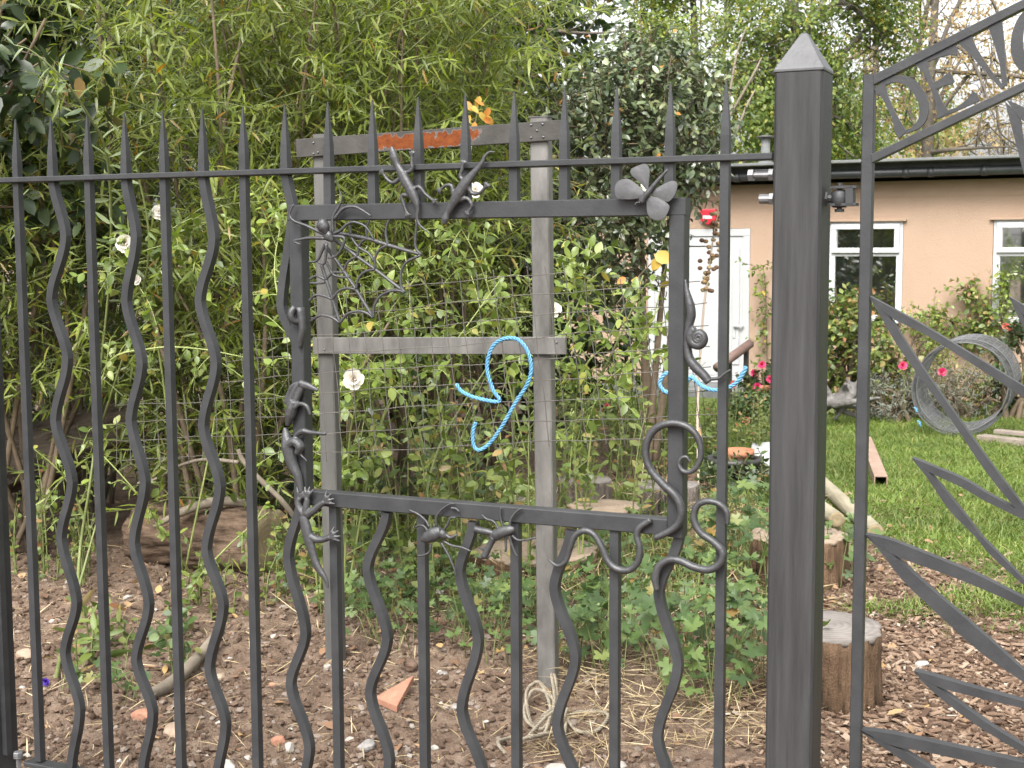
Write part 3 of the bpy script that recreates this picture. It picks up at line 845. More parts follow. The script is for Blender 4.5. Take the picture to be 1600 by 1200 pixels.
hb(1170, 1178, 274, .0125, 'nut', seg=6); hb(1202, 1209, 273, .0125, 'nut', seg=6)
hb(1187, 1209, 311, .0095, 'hinge_stud', seg=12); hb(1203, 1209, 311, .0125, 'nut', seg=6)
hb(1284, 1306, 310, .0085, 'hinge_eye_shank', M['iron']); hb(1286, 1294, 311, .015, 'nut', M['iron'], seg=6)
e = PF(1312, 311)
mb = MB(); mb.lathe(e - UPV * .0165, [(.012, 0), (.0165, .004), (.0165, .029), (.012, .033)], 16)
mb.build('hinge_eye', M['iron'], post, True)

# ------------------------------------------------------------------ gate leaf with lettering
gate = thing('iron_gate', fu(np.dot(PF(1350, 700) - FO, FU), 0), 'iron gate with cut out lettering under its sloping top rail and hollow leaf shapes', 'gate')
GOFF = .004
def gpoly(pts, name, th=.012, off=GOFF, label=None, g=None):
    fr = [PF(x, y, off + th / 2) for x, y in pts]
    ar = sum(pts[i][0] * pts[(i + 1) % len(pts)][1] - pts[(i + 1) % len(pts)][0] * pts[i][1] for i in range(len(pts)))
    if ar > 0: fr = fr[::-1]
    bk = [p - FN * th for p in fr]
    mb = MB(); mb.prism(fr, bk)
    return mb.build(name, M['iron'], gate, label=label, bevel=.0012)
su = np.dot(PF(1350, 560) - FO, FU)
stile_top = PF(1354, 117)[2]
MB().bar(fu(su, .08), fu(su, stile_top), .022, .024, FN, .0015).build('stile', M['iron'], gate)
# hinge yoke on the stile
for py in (293, 320):
    a, b = PF(1299, py), PF(1340, py); b[2] = a[2]
    MB().bar(a, b, .005, .03, FN).build('hinge_plate', M['iron'], gate)
a, b = PF(1329, 292), PF(1329, 322)
MB().bar(a, b, .014, .03, FN).build('hinge_plate', M['iron'], gate)
e = PF(1312, 307)
mb = MB(); mb.lathe(e - UPV * .026, [(.005, 0), (.005, .052)], 10); mb.lathe(e - UPV * .03, [(.009, 0), (.009, .006)], 8); mb.build('hinge_pin', M['iron'], gate)
def gl(x): return (1340 + x[0] / 4.446, x[1] / 4.446)
def line_ext(a, b, x): t = (x - a[0]) / (b[0] - a[0]); return (x, a[1] + (b[1] - a[1]) * t)
XE = 1745
u1, u2 = (1364, 117), (1596, 0); l1, l2 = (1364, 133), (1600, 13)
gpoly([u1, line_ext(u1, u2, XE), line_ext(l1, l2, XE), l1], 'top_rail', .026, 0)
u1, u2 = (1361, 241), (1600, 127); l1, l2 = (1361, 255), (1600, 141)
gpoly([u1, line_ext(u1, u2, XE), line_ext(l1, l2, XE), l1], 'letter_rail', .026, 0)
ru = np.dot(PF(1755, 560) - FO, FU)
MB().bar(fu(ru, .08), fu(ru, PF(1755, -70)[2]), .022, .024, FN, .0015).build('stile', M['iron'], gate)
MB().bar(fu(su, .08), fu(ru, .08), .022, .024, FN, .0015).build('bottom_rail', M['iron'], gate)
def letter(strokes, lab):
    o = None
    mb = MB()
    for i, s_ in enumerate(strokes):
        pts = [gl(p) for p in s_]
        th = .010 - .0006 * i
        fr = [PF(x, y, GOFF + th / 2) for x, y in pts]
        ar = sum(pts[i][0] * pts[(i + 1) % len(pts)][1] - pts[(i + 1) % len(pts)][0] * pts[i][1] for i in range(len(pts)))
        if ar > 0: fr = fr[::-1]
        mb.prism(fr, [p - FN * th for p in fr])
    return mb.build('letter', M['iron'], gate, label=lab)
letter([[(106, 612), (190, 578), (207, 660), (255, 770), (300, 850), (340, 915), (288, 960), (262, 935), (235, 810), (170, 680)],
        [(140, 590), (185, 555), (235, 530), (290, 520), (340, 526), (390, 550), (440, 600), (475, 655), (493, 715), (494, 770), (478, 830), (450, 872), (410, 900), (335, 930),
         (325, 905), (370, 890), (400, 865), (424, 820), (430, 765), (420, 710), (395, 660), (360, 615), (320, 585), (280, 572), (240, 572), (195, 590)]], 'cut out iron letter D')
letter([[(395, 440), (485, 405), (490, 470), (515, 550), (555, 640), (595, 720), (640, 780), (553, 825), (548, 760), (535, 690), (500, 600), (455, 500)],
        [(470, 400), (600, 345), (672, 292), (690, 330), (692, 388), (640, 380), (580, 392), (484, 428)], [(520, 576), (580, 545), (636, 498), (656, 525), (672, 565), (655, 582), (600, 595), (548, 618)],
        [(600, 775), (680, 748), (750, 700), (800, 632), (828, 648), (850, 700), (700, 765), (575, 820)]], 'cut out iron letter E')
letter([[(690, 290), (790, 240), (820, 320), (880, 420), (950, 520), (1020, 600), (995, 620), (900, 510), (790, 390)], [(908, 190), (1002, 135), (1014, 250), (1024, 420), (1038, 590), (1006, 606), (985, 440), (945, 300)]], 'cut out iron letter V')
an = np.linspace(0, 2 * math.pi, 40)
mb = MB()
c0 = (1212, 268)
outr = [gl((c0[0] + 150 * math.cos(t), c0[1] + 228 * math.sin(t) - 50 * math.cos(t))) for t in an[:-1]]
inr = [gl((c0[0] + 8 + 72 * math.cos(t), c0[1] - 20 + 165 * math.sin(t) - 30 * math.cos(t))) for t in an[:-1]]
k = 39; th = .01
V = [PF(x, y, GOFF + th / 2) for x, y in outr] + [PF(x, y, GOFF + th / 2) for x, y in inr]
V += [p - FN * th for p in V]
F = []
for j in range(k):
    n_ = (j + 1) % k
    F += [(j, k + j, k + n_, n_), (2 * k + j, 2 * k + n_, 3 * k + n_, 3 * k + j), (j, n_, 2 * k + n_, 2 * k + j), (k + j, 3 * k + j, 3 * k + n_, k + n_)]
mb.add(V, F); mb.build('letter', M['iron'], gate, label='cut out iron letter O at the picture edge')
def g8(p): return (1340 + p[0] / 3, 440 + p[1] / 3)
def g6(p): return (1150 + p[0] / 3, 800 + p[1] / 3)
def ext(P, x):                               # carry an edge on in its own direction past the picture
    a, b = P[-2], P[-1]
    if b[0] >= x: return P
    t = (x - a[0]) / (b[0] - a[0])
    return P + [(x, a[1] + (b[1] - a[1]) * t)]
def blade(up_u, up_l, lo_l, lo_r, xe=1720, xl=None):
    """hollow leaf: two flat bars that meet in a point"""
    up_u, up_l, lo_l, lo_r = ext(up_u, xe), ext(up_l, xe), ext(lo_l, xl or xe), ext(lo_r, xl or xe)
    mb = MB()
    def strip(A, B, th):
        A = [PF(x, y, GOFF + th / 2) for x, y in A]; B = [PF(x, y, GOFF + th / 2) for x, y in B]
        def rs(P):
            P = crom(P, 6); s = np.r_[0, np.cumsum(np.linalg.norm(np.diff(P, axis=0), axis=1))]
            t = np.linspace(0, s[-1], 25)
            return np.stack([np.interp(t, s, P[:, i]) for i in range(3)], 1)
        A, B = rs(A), rs(B)
        n_ = len(A)
        V = list(A) + list(B) + [p - FN * th for p in A] + [p - FN * th for p in B]
        F = []
        for i in range(n_ - 1):
            F += [(i, n_ + i, n_ + i + 1, i + 1), (2 * n_ + i, 2 * n_ + i + 1, 3 * n_ + i + 1, 3 * n_ + i), (i, i + 1, 2 * n_ + i + 1, 2 * n_ + i), (n_ + i, 3 * n_ + i, 3 * n_ + i + 1, n_ + i + 1)]
        F += [(0, 2 * n_, 3 * n_, n_), (n_ - 1, 2 * n_ - 1, 4 * n_ - 1, 3 * n_ - 1)]
        mb.add(V, F)
    strip(up_u, [up_u[0]] + up_l, .022)
    strip([lo_l[0]] + lo_r, lo_l, .0205)
    return mb.build('iron_leaf', M['iron'], gate)
blade([g8(p) for p in [(52, 65), (150, 118), (300, 200), (500, 320), (780, 492)]], [g8(p) for p in [(150, 165), (300, 240), (480, 350), (780, 545)]],
      [g8(p) for p in [(52, 72), (100, 150), (180, 290), (300, 460), (440, 650), (600, 890), (780, 1112)]], [g8(p) for p in [(150, 165), (210, 260), (330, 440), (500, 680), (630, 860), (780, 1056)]], xl=1640)
blade([g8(p) for p in [(255, 826), (350, 865), (500, 928), (620, 1000), (780, 1083)]], [g8(p) for p in [(335, 893), (480, 960), (600, 1030), (780, 1117)]],
      [g8(p) for p in [(255, 832), (330, 925), (430, 1072), (555, 1200)]] + [g6((1190, 200)), g6((1350, 345))], [g8(p) for p in [(335, 893), (480, 1065), (585, 1200)]] + [g6((1220, 185)), g6((1350, 318))], xl=1640)
blade([g6(p) for p in [(605, 105), (720, 130), (900, 200), (1120, 290), (1350, 405)]], [g6(p) for p in [(735, 200), (900, 262), (1100, 338), (1350, 447)]],
      [g6(p) for p in [(605, 110), (680, 190), (780, 320), (960, 492), (1150, 662), (1350, 800)]], [g6(p) for p in [(735, 200), (850, 305), (1000, 435), (1200, 608), (1350, 745)]], xl=1680)
blade([g6(p) for p in [(835, 745), (930, 770), (1100, 820), (1350, 888)]], [g6(p) for p in [(935, 815), (1100, 862), (1350, 922)]],
      [g6(p) for p in [(838, 752), (900, 822), (1020, 922), (1150, 1015), (1350, 1135)]], [g6(p) for p in [(935, 815), (1050, 898), (1200, 1005), (1350, 1098)]], xl=1680)
blade([g6(p) for p in [(585, 1022), (700, 1035), (900, 1075), (1150, 1130), (1350, 1175)]], [g6(p) for p in [(715, 1090), (900, 1128), (1100, 1172), (1350, 1230)]],
      [g6(p) for p in [(588, 1035), (700, 1110), (830, 1200), (1000, 1300)]], [g6(p) for p in [(715, 1090), (800, 1130), (910, 1200), (1050, 1280)]], xe=1720, xl=1560)
blade([g8(p) for p in [(713, 72), (780, 112), (900, 190)]], [g8(p) for p in [(770, 150), (830, 190), (920, 250)]], [g8(p) for p in [(713, 78), (745, 150), (790, 235), (850, 330)]], [g8(p) for p in [(770, 150), (800, 205), (840, 260), (880, 320)]], xe=1720, xl=1640)
blade([gl(p) for p in [(1030, 690), (1156, 745), (1300, 830)]], [gl(p) for p in [(1125, 820), (1200, 855), (1320, 920)]], [gl(p) for p in [(1022, 700), (1060, 850), (1105, 1020), (1150, 1190)]], [gl(p) for p in [(1125, 820), (1140, 900), (1165, 1020), (1200, 1190)]], xe=1720, xl=1612)

# ------------------------------------------------------------------ galvanised frame behind the fence
A1, A2 = PG(858, 1076), PG(524, 1034)
GU = nrm(A1 - A2); GN = np.array([GU[1], -GU[0], 0.0])
if GN[1] > 0: GN = -GN
def PGF(px, py, off=0): return onplane(px, py, A1 + GN * off, GN)
strip_frame = thing('metal_frame', (A1 + A2) / 2, 'weathered zinc frame of two posts and two crosspieces, rust patch on the upper crosspiece', 'metal frame')
def chan(xt, yt, xb, yb, mat, lab=None):
    a, b = PGF(xb, yb), PGF(xt, yt)
    t = nrm(b - a)
    a = a - t * .3
    mb = MB(); w, h = .064, .045
    e = .004
    mb.sweep([a, b], [(-w/2 + e, -h/2), (w/2 - e, -h/2), (w/2, -h/2 + e), (w/2, h/2 - e), (w/2 - e, h/2), (-w/2 + e, h/2), (-w/2, h/2 - e), (-w/2, -h/2 + e)], GN)
    o = mb.build('post', mat, strip_frame, label=lab)
    return b
tl_ = chan(505, 210, 525, 1036, M['galv']); tr_ = chan(845, 184, 857, 1076, M['galv_white'])
MB().bar(tr_, tr_ + UPV * .004, .07, .05, GN).build('end_cap', M['galv'], strip_frame)
def cross(x0, y0, x1, y1, h, mat, name='crosspiece', lab=None):
    a, b = PGF(x0, y0, .031), PGF(x1, y1, .031)
    c = (a + b) / 2
    t = nrm(b - a)
    up = np.cross(t, GN); up = up * np.sign(up[2])
    # a strip of its own with its origin at mid-length, so that wear sits where it does on the strip
    L = np.linalg.norm(b - a) / 2
    mb = MB(); mb.obox((0, 0, 0), (L, 0, 0), (0, .007, 0), (0, 0, h / 2))
    me = bpy.data.meshes.new(name)
    me.from_pydata(mb.v, [], mb.f)
    o = link(name, me, mat, strip_frame)
    mt = Matrix.Identity(4)
    for i in range(3):
        mt[i][0], mt[i][1], mt[i][2] = t[i], -GN[i], up[i]
        mt[i][3] = c[i] - BASE[strip_frame.name][i]
    o.matrix_local = mt
    md = o.modifiers.new('b', 'BEVEL'); md.width = .002; md.segments = 2
    if lab: o['label'] = lab
    def at(px, py): return PGF(px, py, .031)
    return o
cross(464, 232, 878, 203, .064, M['rail_rust'], lab='upper crosspiece with a long orange rust patch')
cross(490, 540, 885, 540, .058, M['galv_white'])
for px, py in ((490, 223), (510, 220), (490, 240), (497, 238), (830, 195), (848, 194), (839, 204), (830, 215), (849, 214), (507, 546), (870, 535)):
    p = PGF(px, py, .0385)
    MB().ball(p, .0045, .0045, .0035).build('screw', M['steel'], strip_frame, True)

# ------------------------------------------------------------------ loose panel of welded wire mesh
WOFF = .085
def PW_(px, py): return PGF(px, py, WOFF)
wm = thing('wire_mesh_panel', PG(620, 1050), 'loose sagging panel of thin square wire mesh hanging between fence and zinc frame', 'wire mesh')
rows = []
for i in range(9):
    yl = 710 - 29.6 * i; yr = 684 - 34.4 * i
    def rowy(x, yl=yl, yr=yr): return yl + (yr - yl) * (x - 400) / 640
    rows.append(rowy)
xl = [182, 183, 183, 184, 330, 352, 400, 430, 452]
xr = [1118, 1116, 1113, 1111, 1109, 1107, 1105, 1094, 880]
for i in range(9):
    xs = np.linspace(xl[i], xr[i], 24)
    P = [PW_(x, rows[i](x) + 2.2 * math.sin(x * .013 + i) + 1.2 * math.sin(x * .05 + 2 * i)) for x in xs]
    MB().tube(P, .0015, 5).build('wire', M['wire'], wm, True)
xb = 184.0; c = 0
while xb < 1122:
    sl_ = .035 + .10 * (xb - 184) / 930
    pts = []
    for i in range(9):
        y = rows[i](xb); x = xb - sl_ * (rows[0](xb) - y) * 1.15
        if x < xl[i] - 2 or x > xr[i] + 4: break
        pts.append((x, y))
    if len(pts) > 1:
        x, y = pts[0]; top = pts[-1]
        tip = 7 + (c % 3) * 4
        pts = [(x + .5, y + tip)] + pts + [(top[0] - 2, top[1] - 11)]
        P = [PW_(px + 1.1 * math.sin(py * .05 + c), py) + GN * .002 for px, py in pts]
        MB().tube(crom(P, 3), .0015, 5).build('wire', M['wire'], wm, True)
    xb += 21.8 + 9.6 * (xb - 184) / 930; c += 1

# ------------------------------------------------------------------ ropes
def twisted(P, r, mat, name, label, cat, pitch=.04, group=None, loc=None):
    P = crom(P, 10)
    s = np.r_[0, np.cumsum(np.linalg.norm(np.diff(P, axis=0), axis=1))]
    n = int(s[-1] / (pitch / 8)) + 2
    t = np.linspace(0, s[-1], n)
    Q = np.stack([np.interp(t, s, P[:, i]) for i in range(3)], 1)
    T = np.gradient(Q, axis=0); T /= np.linalg.norm(T, axis=1)[:, None]
    nn = nrm(np.cross(T[0], [.3, .5, .8])); Ns = []
    for i in range(n):
        nn = nrm(nn - T[i] * np.dot(nn, T[i])); Ns.append(nn)
    Ns = np.array(Ns); Bs = np.cross(T, Ns)
    mb = MB()
    for k in range(3):
        a = t / pitch * 2 * math.pi + k * 2.0944
        mb.tube(Q + (Ns * np.cos(a)[:, None] + Bs * np.sin(a)[:, None]) * r * .6, r * .47, 6)
    o = mb.build(name, mat, None, True, loc=Q[0] if loc is None else loc)
    return tag(o, label, cat, group)
def PB(pts, off=.1): return np.array([PGF(x, y, off if len(p) < 3 else p[2]) for p in pts for x, y in [p[:2]]])
twisted(PB([(713, 600), (722, 612), (745, 622), (780, 627), (770, 608), (761, 575), (768, 545), (785, 530), (808, 530), (824, 548), (830, 575), (824, 600), (805, 630), (785, 665), (765, 693), (748, 703), (740, 695), (739, 675), (743, 660)], .095), .0068, M['rope_blue'], 'rope',
        'bright blue twisted rope end looped through the wire mesh inside the framed opening', 'rope')
twisted(PB([(1052, 580), (1038, 585), (1031, 600), (1040, 612), (1060, 612), (1078, 590), (1085, 592), (1095, 602), (1112, 609), (1130, 608), (1148, 600), (1160, 585), (1166, 573)], .095), .0068, M['rope_blue'], 'rope',
        'blue rope tied at the right end of the wire mesh beside the snail', 'rope')
# bundle of hemp rope on the soil
b0 = PG(845, 1135)
hr = []
def rp(px, py, z=.02):
    p = PG(px, py); p[2] = float(gz(p[0], p[1])) + z; return p
hemp_label = ''
pts = [(790, 1170), (778, 1155), (785, 1143), (805, 1140), (815, 1150), (830, 1165), (850, 1150), (860, 1120), (845, 1095), (830, 1088), (822, 1105), (832, 1125), (855, 1128), (870, 1110), (868, 1085), (862, 1080), (866, 1112), (850, 1140),
       (825, 1130), (820, 1110), (835, 1098), (860, 1108), (880, 1118), (905, 1112), (940, 1122), (950, 1130), (930, 1140), (900, 1135), (882, 1122), (865, 1125), (840, 1140), (825, 1150), (845, 1160), (870, 1140), (884, 1125), (886, 1110), (883, 1140), (879, 1165), (884, 1178)]
P = [rp(x, y, .018 + .055 * math.exp(-((x - 848) / 40) ** 2) * (.4 + .6 * abs(math.sin(i * 1.7)))) for i, (x, y) in enumerate(pts)]
twisted(P, .0058, M['rope_tan'], 'rope', 'untidy bundle of pale hemp rope on the bare soil below the zinc post', 'rope', .03, loc=rp(845, 1140, 0))

# ------------------------------------------------------------------ logs, stumps, poles
def stump(px0, px1, ytop, ybase, side, cut, label, seed, tilt=0.0, group=None):
    Y = PG((px0 + px1) / 2, ybase)[1] + (px1 - px0) / 2 / 2166 * 5 * .6
    rad = (px1 - px0) / 2 / 2166 * Y
    c = AT((px0 + px1) / 2, 600, Y); c[2] = 0
    z = AT(700, ytop, Y)[2]
    rs = np.random.default_rng(seed); ph = rs.random(6) * 6.28
    wob = lambda a, h: 1 + .05 * math.sin(2 * a + ph[0]) + .035 * math.sin(3 * a + ph[1]) + .02 * math.sin(7 * a + ph[2]) + .014 * math.sin(13 * a + ph[3] + h * 6) + .012 * math.sin(23 * a + ph[4] - h * 3) + .05 * float(vnoise(a * 9 + seed * 7, h * 2.5) - .5) - .07 * max(0, float(vnoise(a * 6 + seed * 3 + 20, h * 1.2)) - .68) / .3
    t = thing('tree_stump', c, label, 'stump', group)
    up = nrm((tilt, -tilt * .4, 1))
    mb = MB(); mb.lathe((c[0], c[1], -.06), [(rad * 1.05, 0), (rad * 1.03, .06 + z * .2), (rad * 1.01, .06 + z * .4), (rad * 1.0, .06 + z * .6), (rad * 1.0, .06 + z * .8), (rad, .06 + z)], 150, up, wob)
    mb.build('side', side, t, True)
    # cut face: its own slab, proud, a little uneven, with its origin at the pith
    mb = MB(); cc = np.array([c[0], c[1], -.06]) + up * (.06 + z)
    mb.lathe((0, 0, 0), [(rad * .985, -.012), (rad * .99, .003), (rad * .96, .009), (rad * .5, .008), (rad * .02, .006)], 150, up, wob)
    me = bpy.data.meshes.new('cut_face'); me.from_pydata(mb.v, [], mb.f)
    me.polygons.foreach_set('use_smooth', np.ones(len(me.polygons), bool))
    o = link('cut_face', me, cut, t); o.location = cc - c
    return t, c, rad, z
stump(871, 957, 750, 790, M['stump_bark_grey'], M['cut_grey'], 'grey barked upright stump just right of the right zinc post', 1)
stump(890, 1003, 793, 835, M['stump_bark'], M['cut_tan'], 'low stump with a pale tan cut face, in front of the grey barked stump', 2)
stump(742, 934, 862, 915, M['stump_bark'], M['cut_tan'], 'wide reddish brown stump seen under the frame behind the zinc post', 3)
stump(995, 1092, 760, 802, M['stump_bark_grey'], M['cut_grey'], 'grey stump behind the thick snake at the right side of the frame', 4)
stump(1172, 1328, 838, 915, M['stump_bark'], M['cut_tan'], 'tan topped stump behind the gate post, in front of the lying poles', 5)
_, s6, r6, z6 = stump(1212, 1389, 982, 1112, M['stump_bark'], M['cut_grey'], 'tall grey topped stump nearest the gate, split brown sides, scraps on its top', 6)
stump(770, 846, 786, 800, M['stump_bark_grey'], M['cut_grey'], 'low flat grey stump left of the right zinc post', 7)

def log(pa, pb, r, side, cut, label, name='log', seed=0, lift=0.0, seg=90, rough=.06, cat='log', knots=True, cutend='b'):
    a, b = np.array(pa, float), np.array(pb, float)
    t = nrm(b - a)
    th = thing(name, (a + b) / 2 - UPV * r, label, cat)
    rs = np.random.default_rng(seed); ph = rs.random(8) * 6.28
    L = np.linalg.norm(b - a)
    nst = 60
    ax = nrm(np.cross(t, [0, 0, 1])); ay = np.cross(ax, t)
    V = [];F = []
    for i in range(nst + 1):
        h = L * i / nst
        for j in range(seg):
            an = 2 * math.pi * j / seg
            w = 1 + rough * (math.sin(2 * an + ph[0] + h * 2) + .6 * math.sin(3 * an + ph[1] - h * 5) + .45 * math.sin(7 * an + ph[2] + h * 7) + .3 * math.sin(11 * an + ph[3] + h * 17) + .25 * math.sin(h * 23 + ph[4] + an)) + .8 * rough * float(vnoise(an * 9 + seed, h * 7) - .5) * 2 - 2.2 * rough * max(0, float(vnoise(an * 5 + seed * 5, h * 4 + 30)) - .62) + rough * .5 * float(vnoise(an * 26, h * 30) - .5)
            V.append(a + t * h + (ax * math.cos(an) + ay * math.sin(an)) * r * w)
    for i in range(nst):
        for j in range(seg): F.append((i * seg + j, i * seg + (j + 1) % seg, (i + 1) * seg + (j + 1) % seg, (i + 1) * seg + j))
    mb = MB(); mb.add(V, F)
    mb.f += [tuple(range(seg - 1, -1, -1))]
    # local frame with z along the log
    def local(name, V, F, mat):
        me = bpy.data.meshes.new(name)
        Rm = np.stack([ax, ay, t], 1)
        c = np.array(BASE[th.name])
        me.from_pydata([tuple(Rm.T @ (np.asarray(v) - b)) for v in V], [], F)
        me.polygons.foreach_set('use_smooth', np.ones(len(me.polygons), bool))
        o = link(name, me, mat, th)
        mt = Matrix.Identity(4)
        for i in range(3):
            mt[i][0], mt[i][1], mt[i][2], mt[i][3] = ax[i], ay[i], t[i], b[i] - c[i]
        o.matrix_local = mt
    local('bark', mb.v, mb.f, side)
    e = [V[nst * seg + j] for j in range(seg)]
    VV = [b + (p - b) * .995 - t * .004 for p in e] + [b + (p - b) * .97 + t * .004 for p in e] + [b + (p - b) * .5 + t * .004 for p in e] + [b + t * .003]
    FF = [(q * seg + j, q * seg + (j + 1) % seg, (q + 1) * seg + (j + 1) % seg, (q + 1) * seg + j) for q in range(2) for j in range(seg)] + [(2 * seg + j, 2 * seg + (j + 1) % seg, 3 * seg) for j in range(seg)]
    local('cut_face', VV, FF, cut)
    return th
a = AT(232, 838, 6.55); b = AT(418, 846, 6.25)
log(a, b, .17, M['log_bark'], M['cut_mossy'], 'thick sawn log with brown bark on the soil below the willow, mossy cut end', seed=3, rough=.075)
a = AT(262, 792, 6.2); b = AT(350, 768, 6.2)
mb = MB(); mb.tube(crom([AT(240, 823, 6.2), AT(285, 800, 6.22), AT(330, 785, 6.25), AT(380, 786, 6.3), AT(395, 806, 6.3)], 5), [.01, .02, .024, .02, .008], 10)
tag(mb.build('branch', M['stick'], None, True, loc=AT(262, 812, 6.25)), 'short grey branch lying along the top of the thick sawn log', 'branch')
log(AT(-140, 770, 6.75), AT(215, 660, 7.1), .15, M['bark_grey'], M['cut_mossy'], 'long fallen trunk with flaking grey bark behind the left bars', 'fallen_trunk', 5, rough=.07, cat='fallen trunk')
log(AT(440, 838, 7.0), AT(505, 842, 6.9), .07, M['bark_grey'], M['cut_mossy'], 'thin dark log lying behind the mossy end of the thick sawn log', seed=8)
log(AT(1270, 742, 8.6), AT(1368, 832, 6.95), .044, M['pole'], M['cut_mossy'], 'long round peeled pole lying on the grass behind the gate hinge side', 'pole', 9, rough=.02, cat='pole')
log(AT(1235, 760, 8.2), AT(1308, 812, 6.9), .04, M['pole'], M['cut_mossy'], 'shorter round pole lying against the tan topped stump', 'pole', 10, rough=.02, cat='pole')
# rusty square section beam with an open end
bm = thing('steel_beam', PG(1365, 752), 'brown square hollow beam lying on the lawn, open end towards the gate', 'beam')
a, b = PG(1352, 700), PG(1376, 765)
t = nrm(b - a); n_ = np.array([0, 0, 1.0]); s = np.cross(t, n_)
w = .04
z0 = .045
for sx_, sz_, ww, hh in ((0, 1, .08, .006), (0, -1, .08, .006), (1, 0, .006, .068), (-1, 0, .006, .068)):
    off = s * sx_ * .037 + n_ * (z0 + sz_ * .037)
    MB().bar(a + off, b + off, ww, hh, n_).build('beam_wall', M['beam'], bm)
# planks on the lawn
def plank(x0, y0, x1, y1, w, h, z, label):
    a, b = PG(x0, y0), PG(x1, y1); a[2] = b[2] = z
    o = MB().bar(a, b, w, h, UPV, .003).build('plank', M['plank'], None, loc=(a + b) / 2)
    return tag(o, label, 'plank', 'planks on the lawn')
plank(1532, 690, 1720, 712, .11, .05, .03, 'lower dark plank lying on the lawn below the wire roll')
plank(1556, 688, 1730, 705, .09, .03, .071, 'upper paler plank lying on another plank at the right edge')
plank(1380, 900, 1381, 898, .01, .01, -.5, 'x') if False else None

# roll of grey wire netting
wr = thing('wire_roll', PG(1505, 684), 'loose grey roll of wire netting standing on the lawn in front of the flower bed', 'wire roll')
cx = AT(1508, 613, 11.0)
ax_ = nrm((.42, .9, 0.02)); rx = nrm(np.cross(ax_, UPV)); ry = np.cross(rx, ax_)
RR, LEN = .385, .5
cx[2] = RR + .01
def spt(a, l, r): return cx + ax_ * l + rx * r * math.cos(a) + ry * r * math.sin(a)
for i in range(13):
    l = -LEN / 2 + LEN * i / 12
    P = [spt(a, l + .03 * math.sin(a * 1.3 + 1), RR * (1 - .13 * a / 18.9) * (1 + .035 * math.sin(2 * a) + .02 * math.sin(1.37 * a + 1))) for a in np.linspace(0, 6 * math.pi, 130)]
    MB().tube(P, .0022 if 0 < i < 12 else .0045, 4).build('hoop', M['wire_roll'], wr, True)
mb = MB()
for a in np.linspace(0, 6 * math.pi, 170):
    P = [spt(a + .03 * math.sin(l * 40), l + .03 * math.sin(a * 1.3 + 1), RR * (1 - .13 * a / 18.9) * (1 + .035 * math.sin(2 * a) + .02 * math.sin(1.37 * a + 1))) for l in np.linspace(-LEN / 2, LEN / 2, 7)]
    mb.tube(P, .0013, 3)
o = mb.build('cross_wire', M['wire_roll'], wr); o['kind'] = 'stuff'
for (px, py, L) in ((1428, 637, .022), (1433, 658, .024)):
    c = AT(px, py, 10.75)
    MB().tube(crom([c, c + [L, 0, -.01], c + [L * .8, 0, -L * 1.2], c + [L * 1.5, .01, -L * 1.6]], 4), .007, 6).build('twine', M['rope_blue'], wr, True)
# driftwood by the bed
dw = MB(); rs = np.random.default_rng(4)
c = AT(1312, 622, 11.6)
for i in range(9):
    d = rs.normal(size=3) * [.16, .08, .07]
    dw.tube(crom([c - d * 1.4 + rs.normal(size=3) * .02, c + rs.normal(size=3) * .04, c + d * 1.5], 5), [.015, .04, .012], 7)
tag(dw.build('driftwood', M['driftwood'], None, True, loc=(c[0], c[1], 0), remesh=.012), 'gnarled grey piece of driftwood at the foot of the climber by the window', 'driftwood')

# ------------------------------------------------------------------ the bungalow
HT = R(27)
HO = AT(1400, 640, 13.6); HO[2] = 0
HU = np.array([math.cos(HT), -math.sin(HT), 0]); HN = np.array([-math.sin(HT), -math.cos(HT), 0])
def PH(px, py, off=0): return onplane(px, py, HO + HN * off, HN)
def hc(px, py): p = PH(px, py); return np.dot(p - HO, HU), p[2]
def hp(t, z, off=0): p = HO + HU * t + HN * off; return np.array([p[0], p[1], z])
house = thing('bungalow', HO, 'single storey peach rendered bungalow with a flat felt roof and white windows', 'house')
t0, t1 = hc(880, 400)[0], hc(1800, 400)[0]
ztop = hc(1400, 283)[1]
w1 = (hc(1294, 400)[0], hc(1411, 400)[0]); w2 = (hc(1551, 400)[0], hc(1551, 400)[0] + (w1[1] - w1[0]))
wz1 = hc(1400, 343)[1]; wz0 = hc(1560, 506)[1]
dr = (hc(1012, 500)[0], hc(1171, 500)[0]); dz1 = hc(1150, 357)[1]; dz0 = .08
def wall_panel(holes):
    ts = sorted({t0, t1} | {h[0] for h in holes} | {h[1] for h in holes})
    zs = sorted({-.2, ztop} | {h[2] for h in holes} | {h[3] for h in holes})
    mb = MB()
    for i in range(len(ts) - 1):
        for j in range(len(zs) - 1):
            tm, zm = (ts[i] + ts[i + 1]) / 2, (zs[j] + zs[j + 1]) / 2
            if any(h[0] < tm < h[1] and h[2] < zm < h[3] for h in holes): continue
            mb.add([hp(ts[i], zs[j]), hp(ts[i + 1], zs[j]), hp(ts[i + 1], zs[j + 1]), hp(ts[i], zs[j + 1])], [(0, 1, 2, 3)])
    for h in holes:                                       # reveals
        q = [(h[0], h[2]), (h[1], h[2]), (h[1], h[3]), (h[0], h[3])]
        for i in range(4):
            a, b = q[i], q[(i + 1) % 4]
            mb.add([hp(*a), hp(*b), hp(*b, -.12), hp(*a, -.12)], [(0, 1, 2, 3)])
    return mb
wall_panel([(w1[0], w1[1], wz0, wz1), (w2[0], w2[1], wz0, wz1), (dr[0], dr[1], dz0, dz1)]).build('wall', M['wall'], house)
bk = MB()
DPT = 5.0
